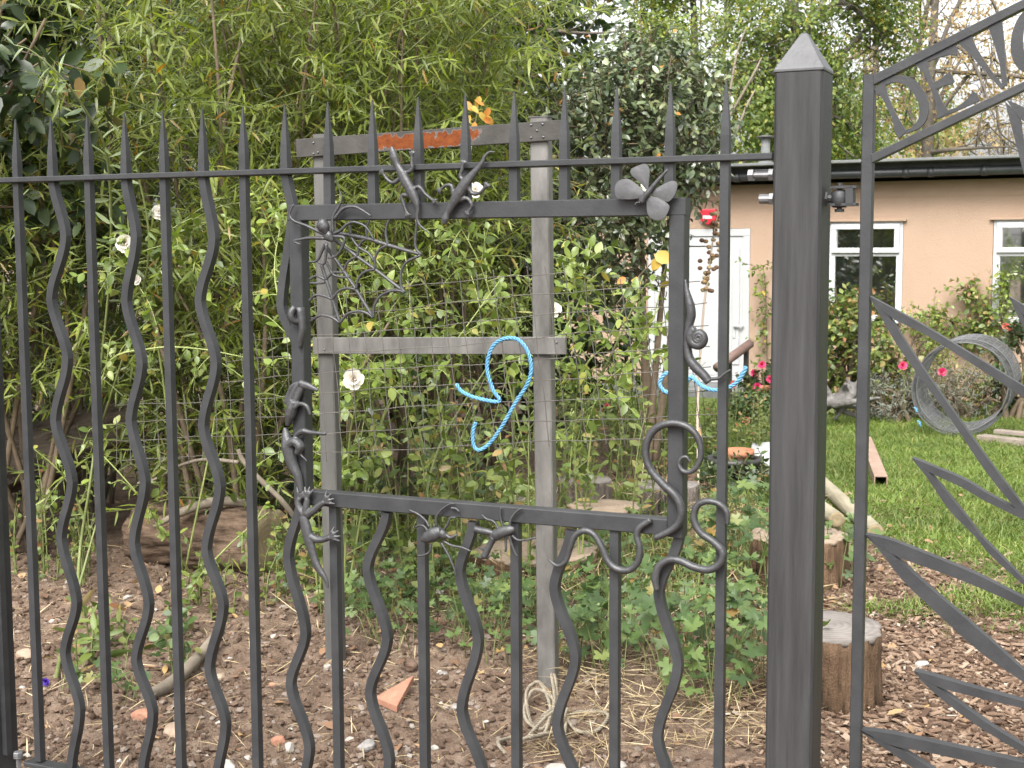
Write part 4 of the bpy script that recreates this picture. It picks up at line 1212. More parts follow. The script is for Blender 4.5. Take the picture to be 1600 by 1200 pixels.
for (ta, tb) in ((t0, t0), (t1, t1)):
    bk.add([hp(ta, -.2), hp(ta, ztop), hp(ta, ztop, -DPT), hp(ta, -.2, -DPT)], [(0, 1, 2, 3)])
bk.add([hp(t0, -.2, -DPT), hp(t1, -.2, -DPT), hp(t1, ztop, -DPT), hp(t0, ztop, -DPT)], [(0, 1, 2, 3)])
bk.build('wall', M['wall'], house)
# string course: slight step in the render under the eaves
zs_ = hc(1400, 308)[1]
MB().bar(hp(t0, (zs_ + ztop) / 2, .003), hp(t1, (zs_ + ztop) / 2, .003), ztop - zs_, .006, HN).build('upper_render_band', M['wall'], house)
zr0, zr1 = hc(1400, 271)[1], hc(1400, 258)[1]
OV = .22
MB().bar(hp(t0 - .1, (ztop + .02 + zr0 + .03) / 2 , -2.4), hp(t1 + .2, (ztop + .02 + zr0 + .03) / 2, -2.4), .05, DPT + 2 * OV - .3, HN).build('soffit', M['soffit'], house)
MB().bar(hp(t0 - .1, zr0 + .055, OV - .02), hp(t1 + .2, zr0 + .055, OV - .02), .11, .03, HN, .004).build('fascia', M['felt'], house)
MB().bar(hp(t0 - .1, zr0 + .105, -2.3), hp(t1 + .2, zr0 + .105, -2.3), .03, DPT + 2 * OV, HN, .006).build('roof', M['felt'], house)
zg = zr0 - .005
P = [hp(t, zg, OV + .05) for t in (t0 - .1, t1 + .2)]
gut = MB(); gut.tube(P, .045, 14); gut = gut.build('gutter', M['gutter'], house, True)
for px in (1425, 1463, 1545, 1300, 1165):
    t = hc(px, 278)[0]
    MB().tube([hp(t - .03, zg - .003, OV + .05), hp(t + .03, zg - .003, OV + .05)], .051, 14).build('gutter_joint', M['gutter'], gut, True)
def rect_frame(mb, a0, a1, b0, b1, w, d, off):      # four mitred-looking bars butted end to end
    mb.bar(hp(a0, b1 - w / 2, off), hp(a1, b1 - w / 2, off), w, d, HN, .004)
    mb.bar(hp(a0, b0 + w / 2, off), hp(a1, b0 + w / 2, off), w, d, HN, .004)
    mb.bar(hp(a0 + w / 2, b0 + w, off), hp(a0 + w / 2, b1 - w, off), w, d - .003, HN, .004)
    mb.bar(hp(a1 - w / 2, b0 + w, off), hp(a1 - w / 2, b1 - w, off), w, d - .003, HN, .004)
ztr = hc(1400, 397)[1]; zl1 = hc(1400, 402)[1]
for (a0, a1), lab in ((w1, 'window behind the gate stile'), (w2, 'window at the right picture edge')):
    zt = wz1 - .012
    win = MB(); rect_frame(win, a0 + .004, a1 - .004, wz0 + .004, zt, .062, .06, -.03)
    win.bar(hp(a0 + .062, ztr, -.03), hp(a1 - .062, ztr, -.03), .045, .055, HN, .004)
    wo = win.build('window', M['white_pvc'], house, label=lab)
    sash = MB(); rect_frame(sash, a0 + .035, a1 - .035, ztr + .012, zt - .03, .05, .05, .004)
    sash.build('sash', M['white_pvc'], wo)
    MB().bar(hp((a0 + a1) / 2, ztr + .06, -.012), hp((a0 + a1) / 2, zt - .078, -.012), a1 - a0 - .168, .012, HN).build('pane', M['glass'], wo)
    MB().bar(hp((a0 + a1) / 2, wz0 + .06, -.03), hp((a0 + a1) / 2, ztr - .021, -.03), a1 - a0 - .12, .012, HN).build('pane', M['glass'], wo)
    MB().bar(hp(a0 - .03, wz1 - .006, .012), hp(a1 + .03, wz1 - .006, .012), .022, .06, HN, .003).build('drip_mould', M['wall'], house)
    MB().bar(hp(a0 + .002, wz0 + .002, .0), hp(a1 - .002, wz0 + .002, .0), .03, .14, HN, .004).build('sill', M['white_pvc'], wo)
# door: a wide leaf with top panel and a narrow grooved leaf
dm = hc(1128, 500)[0]
d_ = MB(); rect_frame(d_, dr[0] + .003, dr[1] - .003, dz0, dz1 - .003, .075, .07, -.03)
do = d_.build('door', M['door_pvc'], house, label='white double door')
MB().bar(hp((dr[0] + dm) / 2, dz0 + .08, -.03), hp((dr[0] + dm) / 2, hc(1100, 386)[1], -.03), dm - dr[0] - .09, .04, HN, .006).build('door_leaf', M['door_pvc'], do)
MB().bar(hp((dr[0] + dm) / 2, hc(1100, 384)[1], -.03), hp((dr[0] + dm) / 2, dz1 - .082, -.03), dm - dr[0] - .09, .04, HN, .006).build('top_panel', M['door_pvc'], do)
MB().bar(hp((dr[1] + dm) / 2, dz0 + .08, -.03), hp((dr[1] + dm) / 2, dz1 - .082, -.03), dr[1] - dm - .09, .04, HN, .006).build('door_leaf', M['door_pvc'], do)
MB().bar(hp((dr[1] + dm) / 2, dz0 + .2, -.004), hp((dr[1] + dm) / 2, dz1 - .2, -.004), dr[1] - dm - .22, .012, HN, .005).build('door_panel', M['door_pvc'], do)
a, b = hc(1147, 506), hc(1147, 528)
MB().bar(hp(*b, .0), hp(*a, .0), .035, .02, HN, .004).build('handle_plate', M['door_pvc'], do)
MB().bar(hp(a[0] - .0, a[1] - .02, .03), hp(a[0] + .11, a[1] - .02, .03), .02, .02, HN, .004).build('handle', M['door_pvc'], do)
MB().bar(hp((dr[0] + dr[1]) / 2 - .9, .03, .35), hp((dr[0] + dr[1]) / 2 + .9, .03, .35), .1, .7, HN, .01).build('doorstep', M['felt'], house)
# alarm box
a, b = hc(1097, 327), hc(1121, 352)
ab = MB(); c = [(a[0], a[1]), (b[0], a[1]), (b[0], b[1] + .05), ((a[0] + b[0]) / 2, b[1]), (a[0], b[1] + .05)]
ab.prism([hp(t, z, .07) for t, z in c][::-1], [hp(t, z, .001) for t, z in c][::-1])
al = ab.build('alarm_box', M['red'], house, bevel=.012)
MB().bar(hp((a[0] + b[0]) / 2 - .05, (a[1] + b[1]) / 2, .072), hp((a[0] + b[0]) / 2 + .05, (a[1] + b[1]) / 2, .072), .035, .004, HN).build('plate', M['white_pvc'], al)
# vent pipe on the roof
v = AT(1196, 240, 15.3); Y = v[1]
zb = zr0 + .11
vt = AT(1196, 212, Y)[2]
mb = MB(); mb.lathe((v[0], v[1], zb), [(.085, 0), (.085, .1), (.05, .13), (.05, vt - zb - .03)], 14)
vp = mb.build('vent_pipe', M['felt'], house, True)
mb = MB(); mb.lathe((v[0], v[1], vt - .028), [(.05, 0), (.105, .012), (.1, .02), (.03, .034)], 16); mb.build('cowl', M['galv'], vp, True)
# handrail by the door
hrail = thing('handrail', hp(dr[1] - .1, 0, 1.0), 'sloping brown wooden handrail beside the white door', 'handrail')
a, b = AT(1172, 537, 13.3), AT(1120, 575, 12.9)
MB().tube([a, b], .045, 10).build('rail', M['handrail'], hrail, True)
for p in (AT(1166, 545, 13.3), AT(1140, 565, 13.1)):
    MB().bar([p[0], p[1], 0], p, .04, .04).build('baluster', M['black_plastic'], hrail)
# white crate/pallet, pots
wp = thing('white_board', PG(1185, 728), 'white board with a folded edge lying on the ground left of the gate post', 'board')
a, b, c, d = PG(1166, 728, .09), PG(1240, 726, .09), PG(1250, 688, .1), PG(1176, 692, .1)
mb = MB(); mb.prism([a, b, c, d], [p - UPV * .02 for p in (a, b, c, d)]); mb.build('top', M['white_pvc'], wp)
mb = MB(); q = [a - UPV * .035, b - UPV * .035]; mb.bar(q[0], q[1], .045, .02, FN); mb.build('edge', M['white_pvc'], wp)
def pot(px, py, Y, r, h, mat, label, z0=0.0):
    c = AT(px, py, Y); c[2] = z0
    t = thing('plant_pot', c, label, 'plant pot')
    mb = MB(); mb.lathe(c, [(r * .7, 0), (r * .95, h * .8), (r * 1.06, h * .81), (r * 1.06, h), (r * .95, h), (r * .9, h * .86), (.01, h * .85)], 24)
    mb.build('pot', mat, t, True)
    return c
pot(1153, 715, 8.9, .1, .19, M['terracotta'], 'small terracotta pot left of the white board')
pot(1145, 745, 8.75, .17, .16, M['black_plastic'], 'wide dark plastic pot in front of the terracotta pot')
PK = AT(1188, 600, 12.7)
pot(1188, 600, 12.7, .12, PK[2] + .0, M['terracotta'], 'tall terracotta pot of pink geraniums beside the door', 0)
# stones along the bed
# ------------------------------------------------------------------ stones on the soil
def blob(c, s, seed, flat=.7):
    rs = np.random.default_rng(seed)
    mb = MB(); mb.ball((0, 0, 0), 1, 1, 1, seg=10, rings=7)
    V = np.array(mb.v); d = rs.normal(size=(7, 3)); d /= np.linalg.norm(d, axis=1)[:, None]
    for q in d:                                     # planes knocked off
        k = V @ q; lim = rs.uniform(.55, .85)
        V -= np.where(k > lim, k - lim, 0)[:, None] * q
    A = rs.uniform(0, 6.28); Rz = np.array([[math.cos(A), -math.sin(A), 0], [math.sin(A), math.cos(A), 0], [0, 0, 1]])
    V = (V * [s, s * rs.uniform(.6, .9), s * flat]) @ Rz.T
    mb.v = [tuple(v + np.asarray(c)) for v in V]
    return mb
stones = [(452, 1158, 22, 'stone', 'white flint on the bare soil in front of the wavy bar'), (437, 1143, 26, 'brick_bit', 'flat pinkish brick piece beside the white flint'),
 (572, 1160, 30, 'stone_grey', 'grey split flint leaning beside a wavy bar'), (548, 1152, 16, 'stone', 'small white stone left of the grey split flint'),
 (640, 1152, 14, 'stone_grey', 'rounded dark grey pebble beside a straight bar'), (686, 935, 18, 'stone', 'white flat stone among the leaves behind the bars'),
 (693, 1055, 15, 'stone_grey', 'small grey stone at the edge of the leafy patch'), (712, 1103, 18, 'stone_grey', 'grey flint chip in the middle of the bare soil'),
 (768, 1102, 8, 'stone', 'upper one of two white pebbles near the rope bundle'), (760, 1113, 9, 'stone', 'lower one of two white pebbles near the rope bundle'), (680, 1158, 13, 'stone', 'pale round stone right of a straight bar'),
 (732, 1150, 26, 'clod', 'brown lump of soil left of the rope bundle'), (640, 1040, 26, 'clod', 'crumbly brown clod at the edge of the leafy patch'), (275, 1152, 40, 'stone_tan', 'big tan rock at the bottom between the left bars'),
 (355, 1188, 30, 'stone', 'flat white stone at the bottom beside the big tan rock'), (340, 1052, 24, 'stone_tan', 'rough tan stone at the end of the grey branch'), (222, 1118, 34, 'brick_bit', 'reddish stone beneath the grey branch'),
 (540, 1045, 14, 'stone', 'right one of two pale stones at the foot of the left zinc post'), (512, 1043, 13, 'stone', 'left one of two pale stones at the foot of the left zinc post'), (38, 1030, 30, 'stone_tan', 'brown rock by the left fence post'),
 (200, 936, 14, 'stone', 'pale stone behind the second wavy bar'), (870, 1195, 40, 'stone', 'pale slab at the bottom edge below the rope bundle'), (970, 1192, 22, 'stone', 'pale stone at the bottom edge right of the slab'),
 (1282, 800, 10, 'stone', 'pale stone near the round poles'), (1440, 1045, 22, 'stone', 'pale crumpled stone on the woodchips by a leaf shape of the gate'), (1531, 1100, 13, 'stone', 'white lump on the woodchips between two leaf shapes of the gate'), (425, 1075, 12, 'brick_bit', 'small reddish stone on the soil behind a straight bar'), (745, 880, 14, 'stone', 'pale stone below the stag beetle')]
for i, (px, py, w, mt, lab) in enumerate(stones):
    p = PG(px, py); s = w / 2166 * p[1] * .62
    p[2] = float(gz(p[0], p[1])) + s * .25
    tag(blob((p[0], p[1], p[2]), s, 50 + i, .6).build('clod_of_soil' if mt == 'clod' else 'stone', M[mt], None, loc=(p[0], p[1], p[2]), bevel=.0015), lab, 'clod' if mt == 'clod' else 'stone')
# wedge of broken tile
P = [PG(586, 1092), PG(647, 1076), PG(620, 1104)]
for p in P: p[2] = float(gz(p[0], p[1])) + .012
P[1][2] += .03
for p in P: p[2] += .014
mb = MB(); mb.prism(P, [p - UPV * .022 for p in P]); tag(mb.build('tile_shard', M['brick_bit'], None, loc=P[0], bevel=.002), 'sharp wedge of broken orange tile on the bare soil', 'tile shard')
# branch on the soil at the left
P = [rp(228, 1096, .03), rp(262, 1072, .045), rp(300, 1048, .05), rp(345, 1015, .06)]
tag(MB().tube(crom(P, 6), [.02, .024, .022, .019], 10).build('branch', M['stick'], None, True, loc=P[0]), 'grey bare branch lying on the soil between the left bars', 'branch')
P = [AT(372, 702, 6.0), AT(380, 720, 6.0), AT(405, 748, 6.0), AT(440, 782, 6.0), AT(466, 818, 6.05), AT(480, 850, 6.1)]
tag(MB().tube(crom(P, 6), [.009, .011, .012, .012, .012, .011], 8).build('branch', M['stick'], None, True, loc=P[-1]), 'pale bent branch slanting down behind the left side of the frame', 'branch')
P = [AT(215, 755, 6.3), AT(240, 750, 6.3), AT(280, 728, 6.25), AT(320, 718, 6.2), AT(372, 722, 6.0)]
tag(MB().tube(crom(P, 6), [.005, .006, .007, .008, .009], 7).build('twig', M['stick'], None, True, loc=P[0]), 'thin pale twig running level above the thick sawn log', 'twig')
# scraps on the near stump
for i, (dx, dy, mt, sc_) in enumerate(((-.02, -.01, 'litter', .05), (.015, -.02, 'yellow_leaf', .03))): pass

# ------------------------------------------------------------------ leaves: one template mesh, many placements
def lens(stations, curve=.15, fold=.25):
    """leaf blade along +y, unit length and width, folded along the midrib; stations = (y, half width)"""
    V = [(0, 0, 0, 0)]; T = []
    prev = None
    for y, w in stations:
        z = -curve * y * y
        k = len(V)
        V += [(-w, y, z, fold * w), (0, y, z, 0), (w, y, z, fold * w)]
        if prev is None: T += [(0, k + 1, k), (0, k + 2, k + 1)]
        else:
            T += [(prev, prev + 1, k + 1), (prev, k + 1, k), (prev + 1, prev + 2, k + 2), (prev + 1, k + 2, k + 1)]
        prev = k
    V.append((0, 1, -curve, 0)); e = len(V) - 1
    T += [(prev, prev + 1, e), (prev + 1, prev + 2, e)]
    return np.array(V, float), np.array(T)
def palmate(lobes=5, notch=.55, cup=.12):
    pts = [];
    A = np.linspace(-2.35, 2.35, lobes)
    st = A[1] - A[0]
    for i, a in enumerate(A):
        r = 1 - .12 * abs(a) / 2.35
        pts += [(a - st * .30, .80 * r), (a - st * .12, .84 * r), (a, r), (a + st * .12, .84 * r), (a + st * .30, .80 * r)]
        if i < lobes - 1: pts.append((a + st / 2, notch))
    V = [(0, 0, 0, 0)] + [(.5 * r * math.sin(a), .5 * r * math.cos(a), 0, cup * r * r * .5 * (1 + .5 * math.cos(3 * a))) for a, r in pts]
    V = np.array(V, float); V[:, 1] += .0
    T = [(0, i + 1, i) for i in range(1, len(V) - 1)]
    return V, np.array(T)
WILLOW = [lens([(.22, .40), (.55, .42)], c, f) for c, f in ((.12, .3), (.3, .2), (.02, .5))]
WILLOW_N = [lens([(.14, .33), (.35, .5), (.6, .42), (.82, .22)], c, f) for c, f in ((.14, .4), (.35, .3), (.03, .6))]
OVATE = [lens([(.2, .40), (.5, .5), (.8, .3)], c, f) for c, f in ((.15, .2), (.3, .35), (.05, .1))]
OVAL2 = [lens([(.3, .48), (.7, .4)], c, f) for c, f in ((.15, .3), (.25, .1))]
PALM = [palmate(5, .5, .2), palmate(7, .6, .35), palmate(5, .45, -.15)]
BLADE = [lens([(.35, .5), (.7, .34)], c, .5) for c in (.2, .5, .8)]

FLAT = [lens([(.35, .5), (.7, .4)], c, .4) for c in (.02, -.05, .1)]
def basis(d, n):
    d = d / (np.linalg.norm(d, axis=1)[:, None] + 1e-9)
    x = np.cross(d, n); x /= np.linalg.norm(x, axis=1)[:, None] + 1e-9
    z = np.cross(x, d)
    return np.stack([x, d, z], 2)                     # columns
class Leaves:
    def __init__(self): self.p, self.d, self.n, self.l, self.w = [], [], [], [], []
    def add(self, p, d, n, l, w):
        k = len(p)
        self.p.append(p); self.d.append(d); self.n.append(n)
        self.l.append(np.broadcast_to(l, (k,))); self.w.append(np.broadcast_to(w, (k,)))
    def done(self):
        self.p, self.d, self.n = map(np.concatenate, (self.p, self.d, self.n))
        self.l, self.w = np.concatenate(self.l), np.concatenate(self.w)
        return self
    def build(self, root, templ, mat, single=0, near=None, name='leaf', part='foliage'):
        self.done()
        B = basis(self.d, self.n)
        N = len(self.p)
        base = BASE[root.name]
        idx = np.arange(N)
        take = np.zeros(N, bool)
        if single:
            q, dep = project(self.p)
            ok = (q[:, 0] > 0) & (q[:, 0] < 1600) & (q[:, 1] > 0) & (q[:, 1] < 1200)
            sc = np.where(ok, self.l / dep, 0)
            take[np.argsort(-sc)[:single]] = True
            take &= ok
        tm = near or templ
        meshes = []
        asp = float(np.median(self.w / self.l))
        for V, T in tm:
            meshes.append(mesh_np(name, V[:, :3] + np.stack([0 * V[:, 0], 0 * V[:, 0], V[:, 3] * asp], 1), T, mat))
        for i in idx[take]:
            o = bpy.data.objects.new(name, meshes[i % len(meshes)])
            COL.objects.link(o); o.parent = root
            mt = Matrix.Identity(4); sc = (self.w[i], self.l[i], self.l[i])
            for a in range(3):
                for b in range(3): mt[a][b] = B[i, a, b] * sc[b]
                mt[a][3] = self.p[i, a] - base[a]
            o.matrix_local = mt
        rest = idx[~take]
        Vs, Ts, off = [], [], 0
        for k, (V, T) in enumerate(templ):
            s = rest[k::len(templ)]
            if len(s) == 0: continue
            S_ = np.stack([self.w[s], self.l[s], self.l[s]], 1)
            X = np.einsum('nij,vj,nj->nvi', B[s], V[:, :3], S_) + B[s][:, None, :, 2] * V[None, :, 3, None] * self.w[s][:, None, None] + (self.p[s] - base)[:, None, :]
            nv = len(V)
            Vs.append(X.reshape(-1, 3))
            Ts.append((T[None] + (np.arange(len(s)) * nv)[:, None, None] + off).reshape(-1, 3))
            off += len(s) * nv
        if Vs:
            o = link(part, mesh_np(part, np.concatenate(Vs), np.concatenate(Ts), mat), None, root)
            o['kind'] = 'stuff'
            return o

def unit(v): return v / (np.linalg.norm(v, axis=-1, keepdims=True) + 1e-9)
def along(P, n):
    P = np.asarray(P); s = np.r_[0, np.cumsum(np.linalg.norm(np.diff(P, axis=0), axis=1))]
    t = np.linspace(0, s[-1], n)
    Q = np.stack([np.interp(t, s, P[:, i]) for i in range(3)], 1)
    T = unit(np.gradient(Q, axis=0)) if n > 1 else unit(P[-1:] - P[:1])
    return Q, T
def alternate(L, P, n, ll, ww, spread=.75, droop=.25, rs=rng, skip=0.0, up=.7):
    """leaves set alternately along a shoot"""
    Q, T = along(P, n)
    k = int(n * skip); Q, T = Q[k:], T[k:]; m_ = len(Q)
    if m_ < 1: return
    ph = rs.random() * 6.28 + np.arange(m_) * 2.4
    a1 = unit(np.cross(T, [0.3, .2, .9])); a2 = np.cross(T, a1)
    rad = a1 * np.cos(ph)[:, None] + a2 * np.sin(ph)[:, None]
    d = unit(T * (1 - spread * .5) + rad * spread + rs.normal(0, .18, (m_, 3)) + [0, 0, -droop])
    nrm_ = unit(np.array([0, 0, 1.]) * up + rs.normal(0, .45, (m_, 3)) + [0, -.25, 0])
    s = rs.uniform(.65, 1.1, m_) * np.interp(np.linspace(0, 1, m_), [0, .3, .8, 1], [.85, 1, .95, .55])
    L.add(Q, d, nrm_, ll * s, ww * s)

# ------------------------------------------------------------------ willow shrubs
def willow(px, base, nmain, nshoot, height, lean, label, seed, spread=.9, single=60, sh=(.55, 1.15), low=.12):
    rs = np.random.default_rng(seed)
    root = thing('willow_shrub', (*base, 0), label, 'willow', 'willow shrubs behind the fence')
    stems = MB(); L = Leaves(); shoots = MB()
    mains = []
    for i in range(nmain):
        a = rs.random() * 6.28; r = rs.random() ** .6
        h = height * rs.uniform(.75, 1.05)
        end = np.array([base[0] + math.cos(a) * r * spread + lean[0], base[1] + math.sin(a) * r * spread * .8 + lean[1], h])
        st = np.array([base[0] + rs.normal() * .12, base[1] + rs.normal() * .12, -.05])
        mid = st * .5 + end * .5 + [rs.normal() * .12, rs.normal() * .12, .2]
        P = crom([st, mid, end], 8)
        mains.append(P)
        stems.tube(P, [.016, .012, .004], 6)
    for i in range(nshoot):
        P = mains[rs.integers(nmain)]
        t = low + (1 - low) * rs.random() ** .85
        k = t * (len(P) - 1); p = P[int(k)]
        a = rs.random() * 6.28
        out = np.array([math.cos(a), math.sin(a) - .25, 0])
        ln = rs.uniform(*sh)
        d = unit(out * .8 + np.array([0, 0, rs.uniform(.2, 1.1)]))
        q = [p, p + d * ln * .5, p + d * ln * .85 + [0, 0, -.10 * ln], p + d * ln * 1.1 + out * .1 * ln + [0, 0, -.32 * ln * rs.uniform(.2, 1.2)]]
        C = crom(q, 4)
        shoots.tube(C, [.0042, .003, .0012], 4, cap=False)
        alternate(L, C, int(ln * 40), .112, .0165, .8, .32, rs, .05)
    stems.build('stems', M['wood_stem'], root, True)
    o = shoots.build('shoots', M['stem'], root, True); o['kind'] = 'stuff'
    L.build(root, WILLOW, M['willow'], single, WILLOW_N)
    return root
willow(0, (-2.5, 6.75), 13, 210, 2.25, (-.05, -.1), 'bushy willow at the left end behind the first bars, brown stems showing low down', 21, low=.32)
willow(0, (-1.6, 7.05), 14, 330, 3.3, (.05, -.2), 'tall leafy willow behind the wavy bars left of the frame', 22, low=.1)
willow(0, (-.85, 7.5), 14, 300, 3.4, (-.08, -.2), 'tall willow above the left zinc post, shoots reaching the top of the picture', 23, spread=.72, low=.14)
willow(0, (-.38, 8.0), 13, 240, 3.3, (-.1, -.25), 'willow behind the middle of the zinc frame', 24, spread=.55, low=.22)
willow(0, (-1.1, 8.9), 12, 260, 4.2, (.1, -.2), 'tallest willow rising behind the others', 26, low=.3)
willow(0, (-.15, 9.4), 9, 150, 3.4, (-.15, -.2), 'slender willow beside the dark laurel', 27, spread=.5, low=.35)
willow(0, (-1.42, 6.65), 9, 150, 1.75, (.0, -.1), 'low drooping willow growth right above the thick sawn log', 28, spread=.4, low=.12, sh=(.35, .75))
# one long spray arching in front at the left
sp = thing('willow_spray', PG(170, 900), 'long arching willow spray with big pale leaves behind the second to fifth spikes', 'willow spray')
L = Leaves()
P = crom([AT(150, 640, 6.2), AT(172, 420, 6.0), AT(168, 250, 5.75), AT(135, 175, 5.6), AT(95, 120, 5.5), AT(50, 80, 5.45), AT(22, 70, 5.45)], 6)
P2 = crom([AT(160, 660, 6.2), AT(230, 420, 5.9), AT(215, 270, 5.8), AT(190, 215, 5.7), AT(170, 190, 5.7)], 6)
mb = MB(); mb.tube(P, [.006, .005, .002], 6); mb.tube(P2, [.006, .004, .002], 6); mb.build('stem', M['stem'], sp, True)
alternate(L, P, 46, .13, .02, .85, .35, rng, .3, up=.5); alternate(L, P2, 30, .12, .019, .85, .3, rng, .4)
L.build(sp, WILLOW_N, M['willow_pale'], 300)

# ------------------------------------------------------------------ clouds of leaves on twigs, for bushes and trees
def cloud(L, ells, ntw, per, ll, ww, rs, inner=.45, droop=.1, twl=.3, gap=.42, gs=1.3, twigs=None, upn=.8):
    vol = np.array([e[1][0] * e[1][1] * e[1][2] for e in ells]) ** .67; vol /= vol.sum()
    got = 0
    while got < ntw:
        k = rs.choice(len(ells), ntw, p=vol)
        u = unit(rs.normal(size=(ntw, 3)))
        r = inner + (1 - inner) * rs.random(ntw) ** .7
        c = np.array([ells[i][0] for i in k]); R3 = np.array([ells[i][1] for i in k])
        p = c + u * r[:, None] * R3
        g_ = vnoise(p[:, 0] * gs + 50 + p[:, 2] * .7 * gs, p[:, 1] * gs * .6 + p[:, 2] * gs + 80)
        keep = (g_ > gap) & (p[:, 2] > .05)
        p, u = p[keep], u[keep]
        p, u = p[:ntw - got], u[:ntw - got]
        n = len(p); got += n
        if n == 0: continue
        d = unit(u * .8 + rs.normal(0, .5, (n, 3)) + [0, 0, .25])
        ln = twl * rs.uniform(.5, 1.2, n)
        if twigs is not None:
            for i in range(0, n, 3): twigs.tube([p[i] - d[i] * ln[i] * .7, p[i], p[i] + d[i] * ln[i]], [.006, .004, .002], 3, cap=False)
        for j in range(per):
            t = (j + .5) / per
            q = p + d * (ln * t)[:, None]
            side = unit(np.cross(d, rs.normal(size=(n, 3))))
            ld = unit(d * .5 + side * .9 + [0, 0, -droop] + rs.normal(0, .2, (n, 3)))
            nn_ = unit(np.array([0, 0, 1.]) * upn + u * .5 + rs.normal(0, .4, (n, 3)))
            s = rs.uniform(.6, 1.15, n)
            L.add(q, ld, nn_, ll * s, ww * s)
def bush(name, base, ells, ntw, per, ll, ww, mat, label, cat, seed, templ=OVAL2, single=0, near=None, stems=6, inner=.5, gap=.4, group=None, droop=.1, twl=.25, gs=1.6, trunkmat='wood_stem', upn=.8):
    rs = np.random.default_rng(seed)
    root = thing(name, (*base, 0), label, cat, group)
    L = Leaves(); tw = MB()
    cloud(L, ells, ntw, per, ll, ww, rs, inner, droop, twl, gap, gs, tw, upn)
    st = MB()
    for i in range(stems):
        c, r3 = ells[i % len(ells)]
        e = np.array(c) + unit(rs.normal(size=3)) * np.array(r3) * .7
        b = np.array([base[0] + rs.normal() * .08, base[1] + rs.normal() * .08, -.05])
        st.tube(crom([b, b * .4 + e * .6 + [0, 0, .1], e], 6), [.03 * max(1, r3[2]), .018 * max(1, r3[2]), .006], 6)
    st.build('stems', M[trunkmat], root, True)
    o = tw.build('twigs', M['wood_stem'], root, True); o['kind'] = 'stuff'
    L.build(root, templ, M[mat], single, near)
    return root
# dark broad leaved trees at the left and behind the willows
bush('broadleaf_tree', (-3.5, 6.9), [((-2.75, 6.6, 2.55), (.8, .55, .75)), ((-3.6, 7.0, 2.2), (.9, .9, 1.4)), ((-2.3, 6.7, 2.95), (.5, .45, .4)), (tuple(AT(40, 70, 6.05)), (.33, .25, .3)), (tuple(AT(70, 330, 6.4)), (.25, .2, .3))], 1500, 6, .11, .06, 'dark_leaf', 'dark green broad leaved tree filling the top left corner', 'tree', 31, OVATE, 60, stems=9, droop=.45)
bush('hedge_shrub', (-3.6, 9.9), [((-3.9, 9.9, 1.6), (1.6, .8, 1.9)), ((-2.4, 10.2, 1.7), (1.3, .8, 1.9))], 2200, 6, .1, .06, 'dark_leaf', 'dark evergreen hedge behind the willows at the left', 'hedge', 32, stems=10, gap=.3, twl=.35)
bush('hedge_shrub', (-.8, 10.8), [((-1.2, 10.8, 1.8), (1.6, .8, 2.1)), ((.2, 10.9, 1.5), (.8, .8, 1.6))], 2000, 6, .1, .06, 'dark_leaf', 'dark evergreen hedge behind the middle willows', 'hedge', 33, stems=10, gap=.3, twl=.35)
# glossy laurel right of the frame's centre
bush('laurel_bush', (.85, 8.9), [((.82, 8.8, 2.2), (.45, .55, .6)), ((.52, 8.6, 1.95), (.36, .45, .62)), ((1.05, 8.8, 2.3), (.25, .45, .42)), ((.85, 9.0, 2.42), (.32, .4, .3)), ((.62, 8.8, 1.6), (.34, .45, .4))], 1500, 7, .06, .03, 'holly_leaf',
     'dense glossy dark laurel bush behind the right half of the frame', 'laurel', 34, OVAL2, 80, OVATE, stems=4, gap=.28, twl=.2, inner=.62)

# ------------------------------------------------------------------ rambling roses on and behind the zinc frame
def rose_flower(root, c, r, mat='white_petal', seed=0, name='flower'):
    rs = np.random.default_rng(seed)
    L = []
    mb = MB()
    for ring, (k, tilt, ln) in enumerate(((5, .35, 1.0), (5, .8, .85), (5, 1.2, .6), (3, 1.4, .4))):
        for j in range(k):
            a = j * 2 * math.pi / k + ring * .6 + rs.normal() * .15
            rd = np.array([math.cos(a), 0, math.sin(a)])
            fw = np.array([.0, -1, .25]); fw = nrm(fw)
            d = nrm(rd * math.cos(tilt) + fw * math.sin(tilt))
            x = nrm(np.cross(d, fw)); z = np.cross(x, d)
            V = []
            for yy, ww, zz in ((0, .12, 0), (.4, .42, -.06), (.75, .5, .02), (1, .3, .1)):
                for s_ in (-1, 0, 1):
                    V.append(np.asarray(c) + (d * yy + x * ww * s_ + z * (zz - abs(s_) * -.08)) * r * ln)
            F = [(q * 3 + w, q * 3 + w + 1, q * 3 + w + 4, q * 3 + w + 3) for q in range(3) for w in range(2)]
            mb.add(V, F)
    return mb.build(name, M[mat], root, True)
def rose(base, canes, label, flowers, seed, nside=26, ll=.056, single=70, mat='rose_leaf', cane='cane', rad=.005, side=(.15, .35)):
    rs = np.random.default_rng(seed)
    root = thing('rose_bush', (*base, 0), label, 'rose bush', 'rambling roses')
    L = Leaves(); mb = MB()
    for C in canes:
        P = crom(C, 6)
        mb.tube(P, [rad, rad * .8, rad * .4], 6)
        for i in range(nside):
            k = rs.uniform(.15, .98) * (len(P) - 1); p = P[int(k)]
            d = unit(rs.normal(size=3) + [0, -.3, .5]); ln = rs.uniform(*side)
            Q = crom([p, p + d * ln * .6, p + d * ln + [0, 0, -.05]], 3)
            mb.tube(Q, [.0025, .0012], 4, cap=False)
            alternate(L, Q, int(ln * 30) + 3, ll, ll * .6, .85, .2, rs, .1)
    mb.build('canes', M[cane], root, True)
    L.build(root, OVATE, M[mat], single)
    for i, (px, py, Y, r) in enumerate(flowers): rose_flower(root, AT(px, py, Y), r, seed=seed + i)
    return root
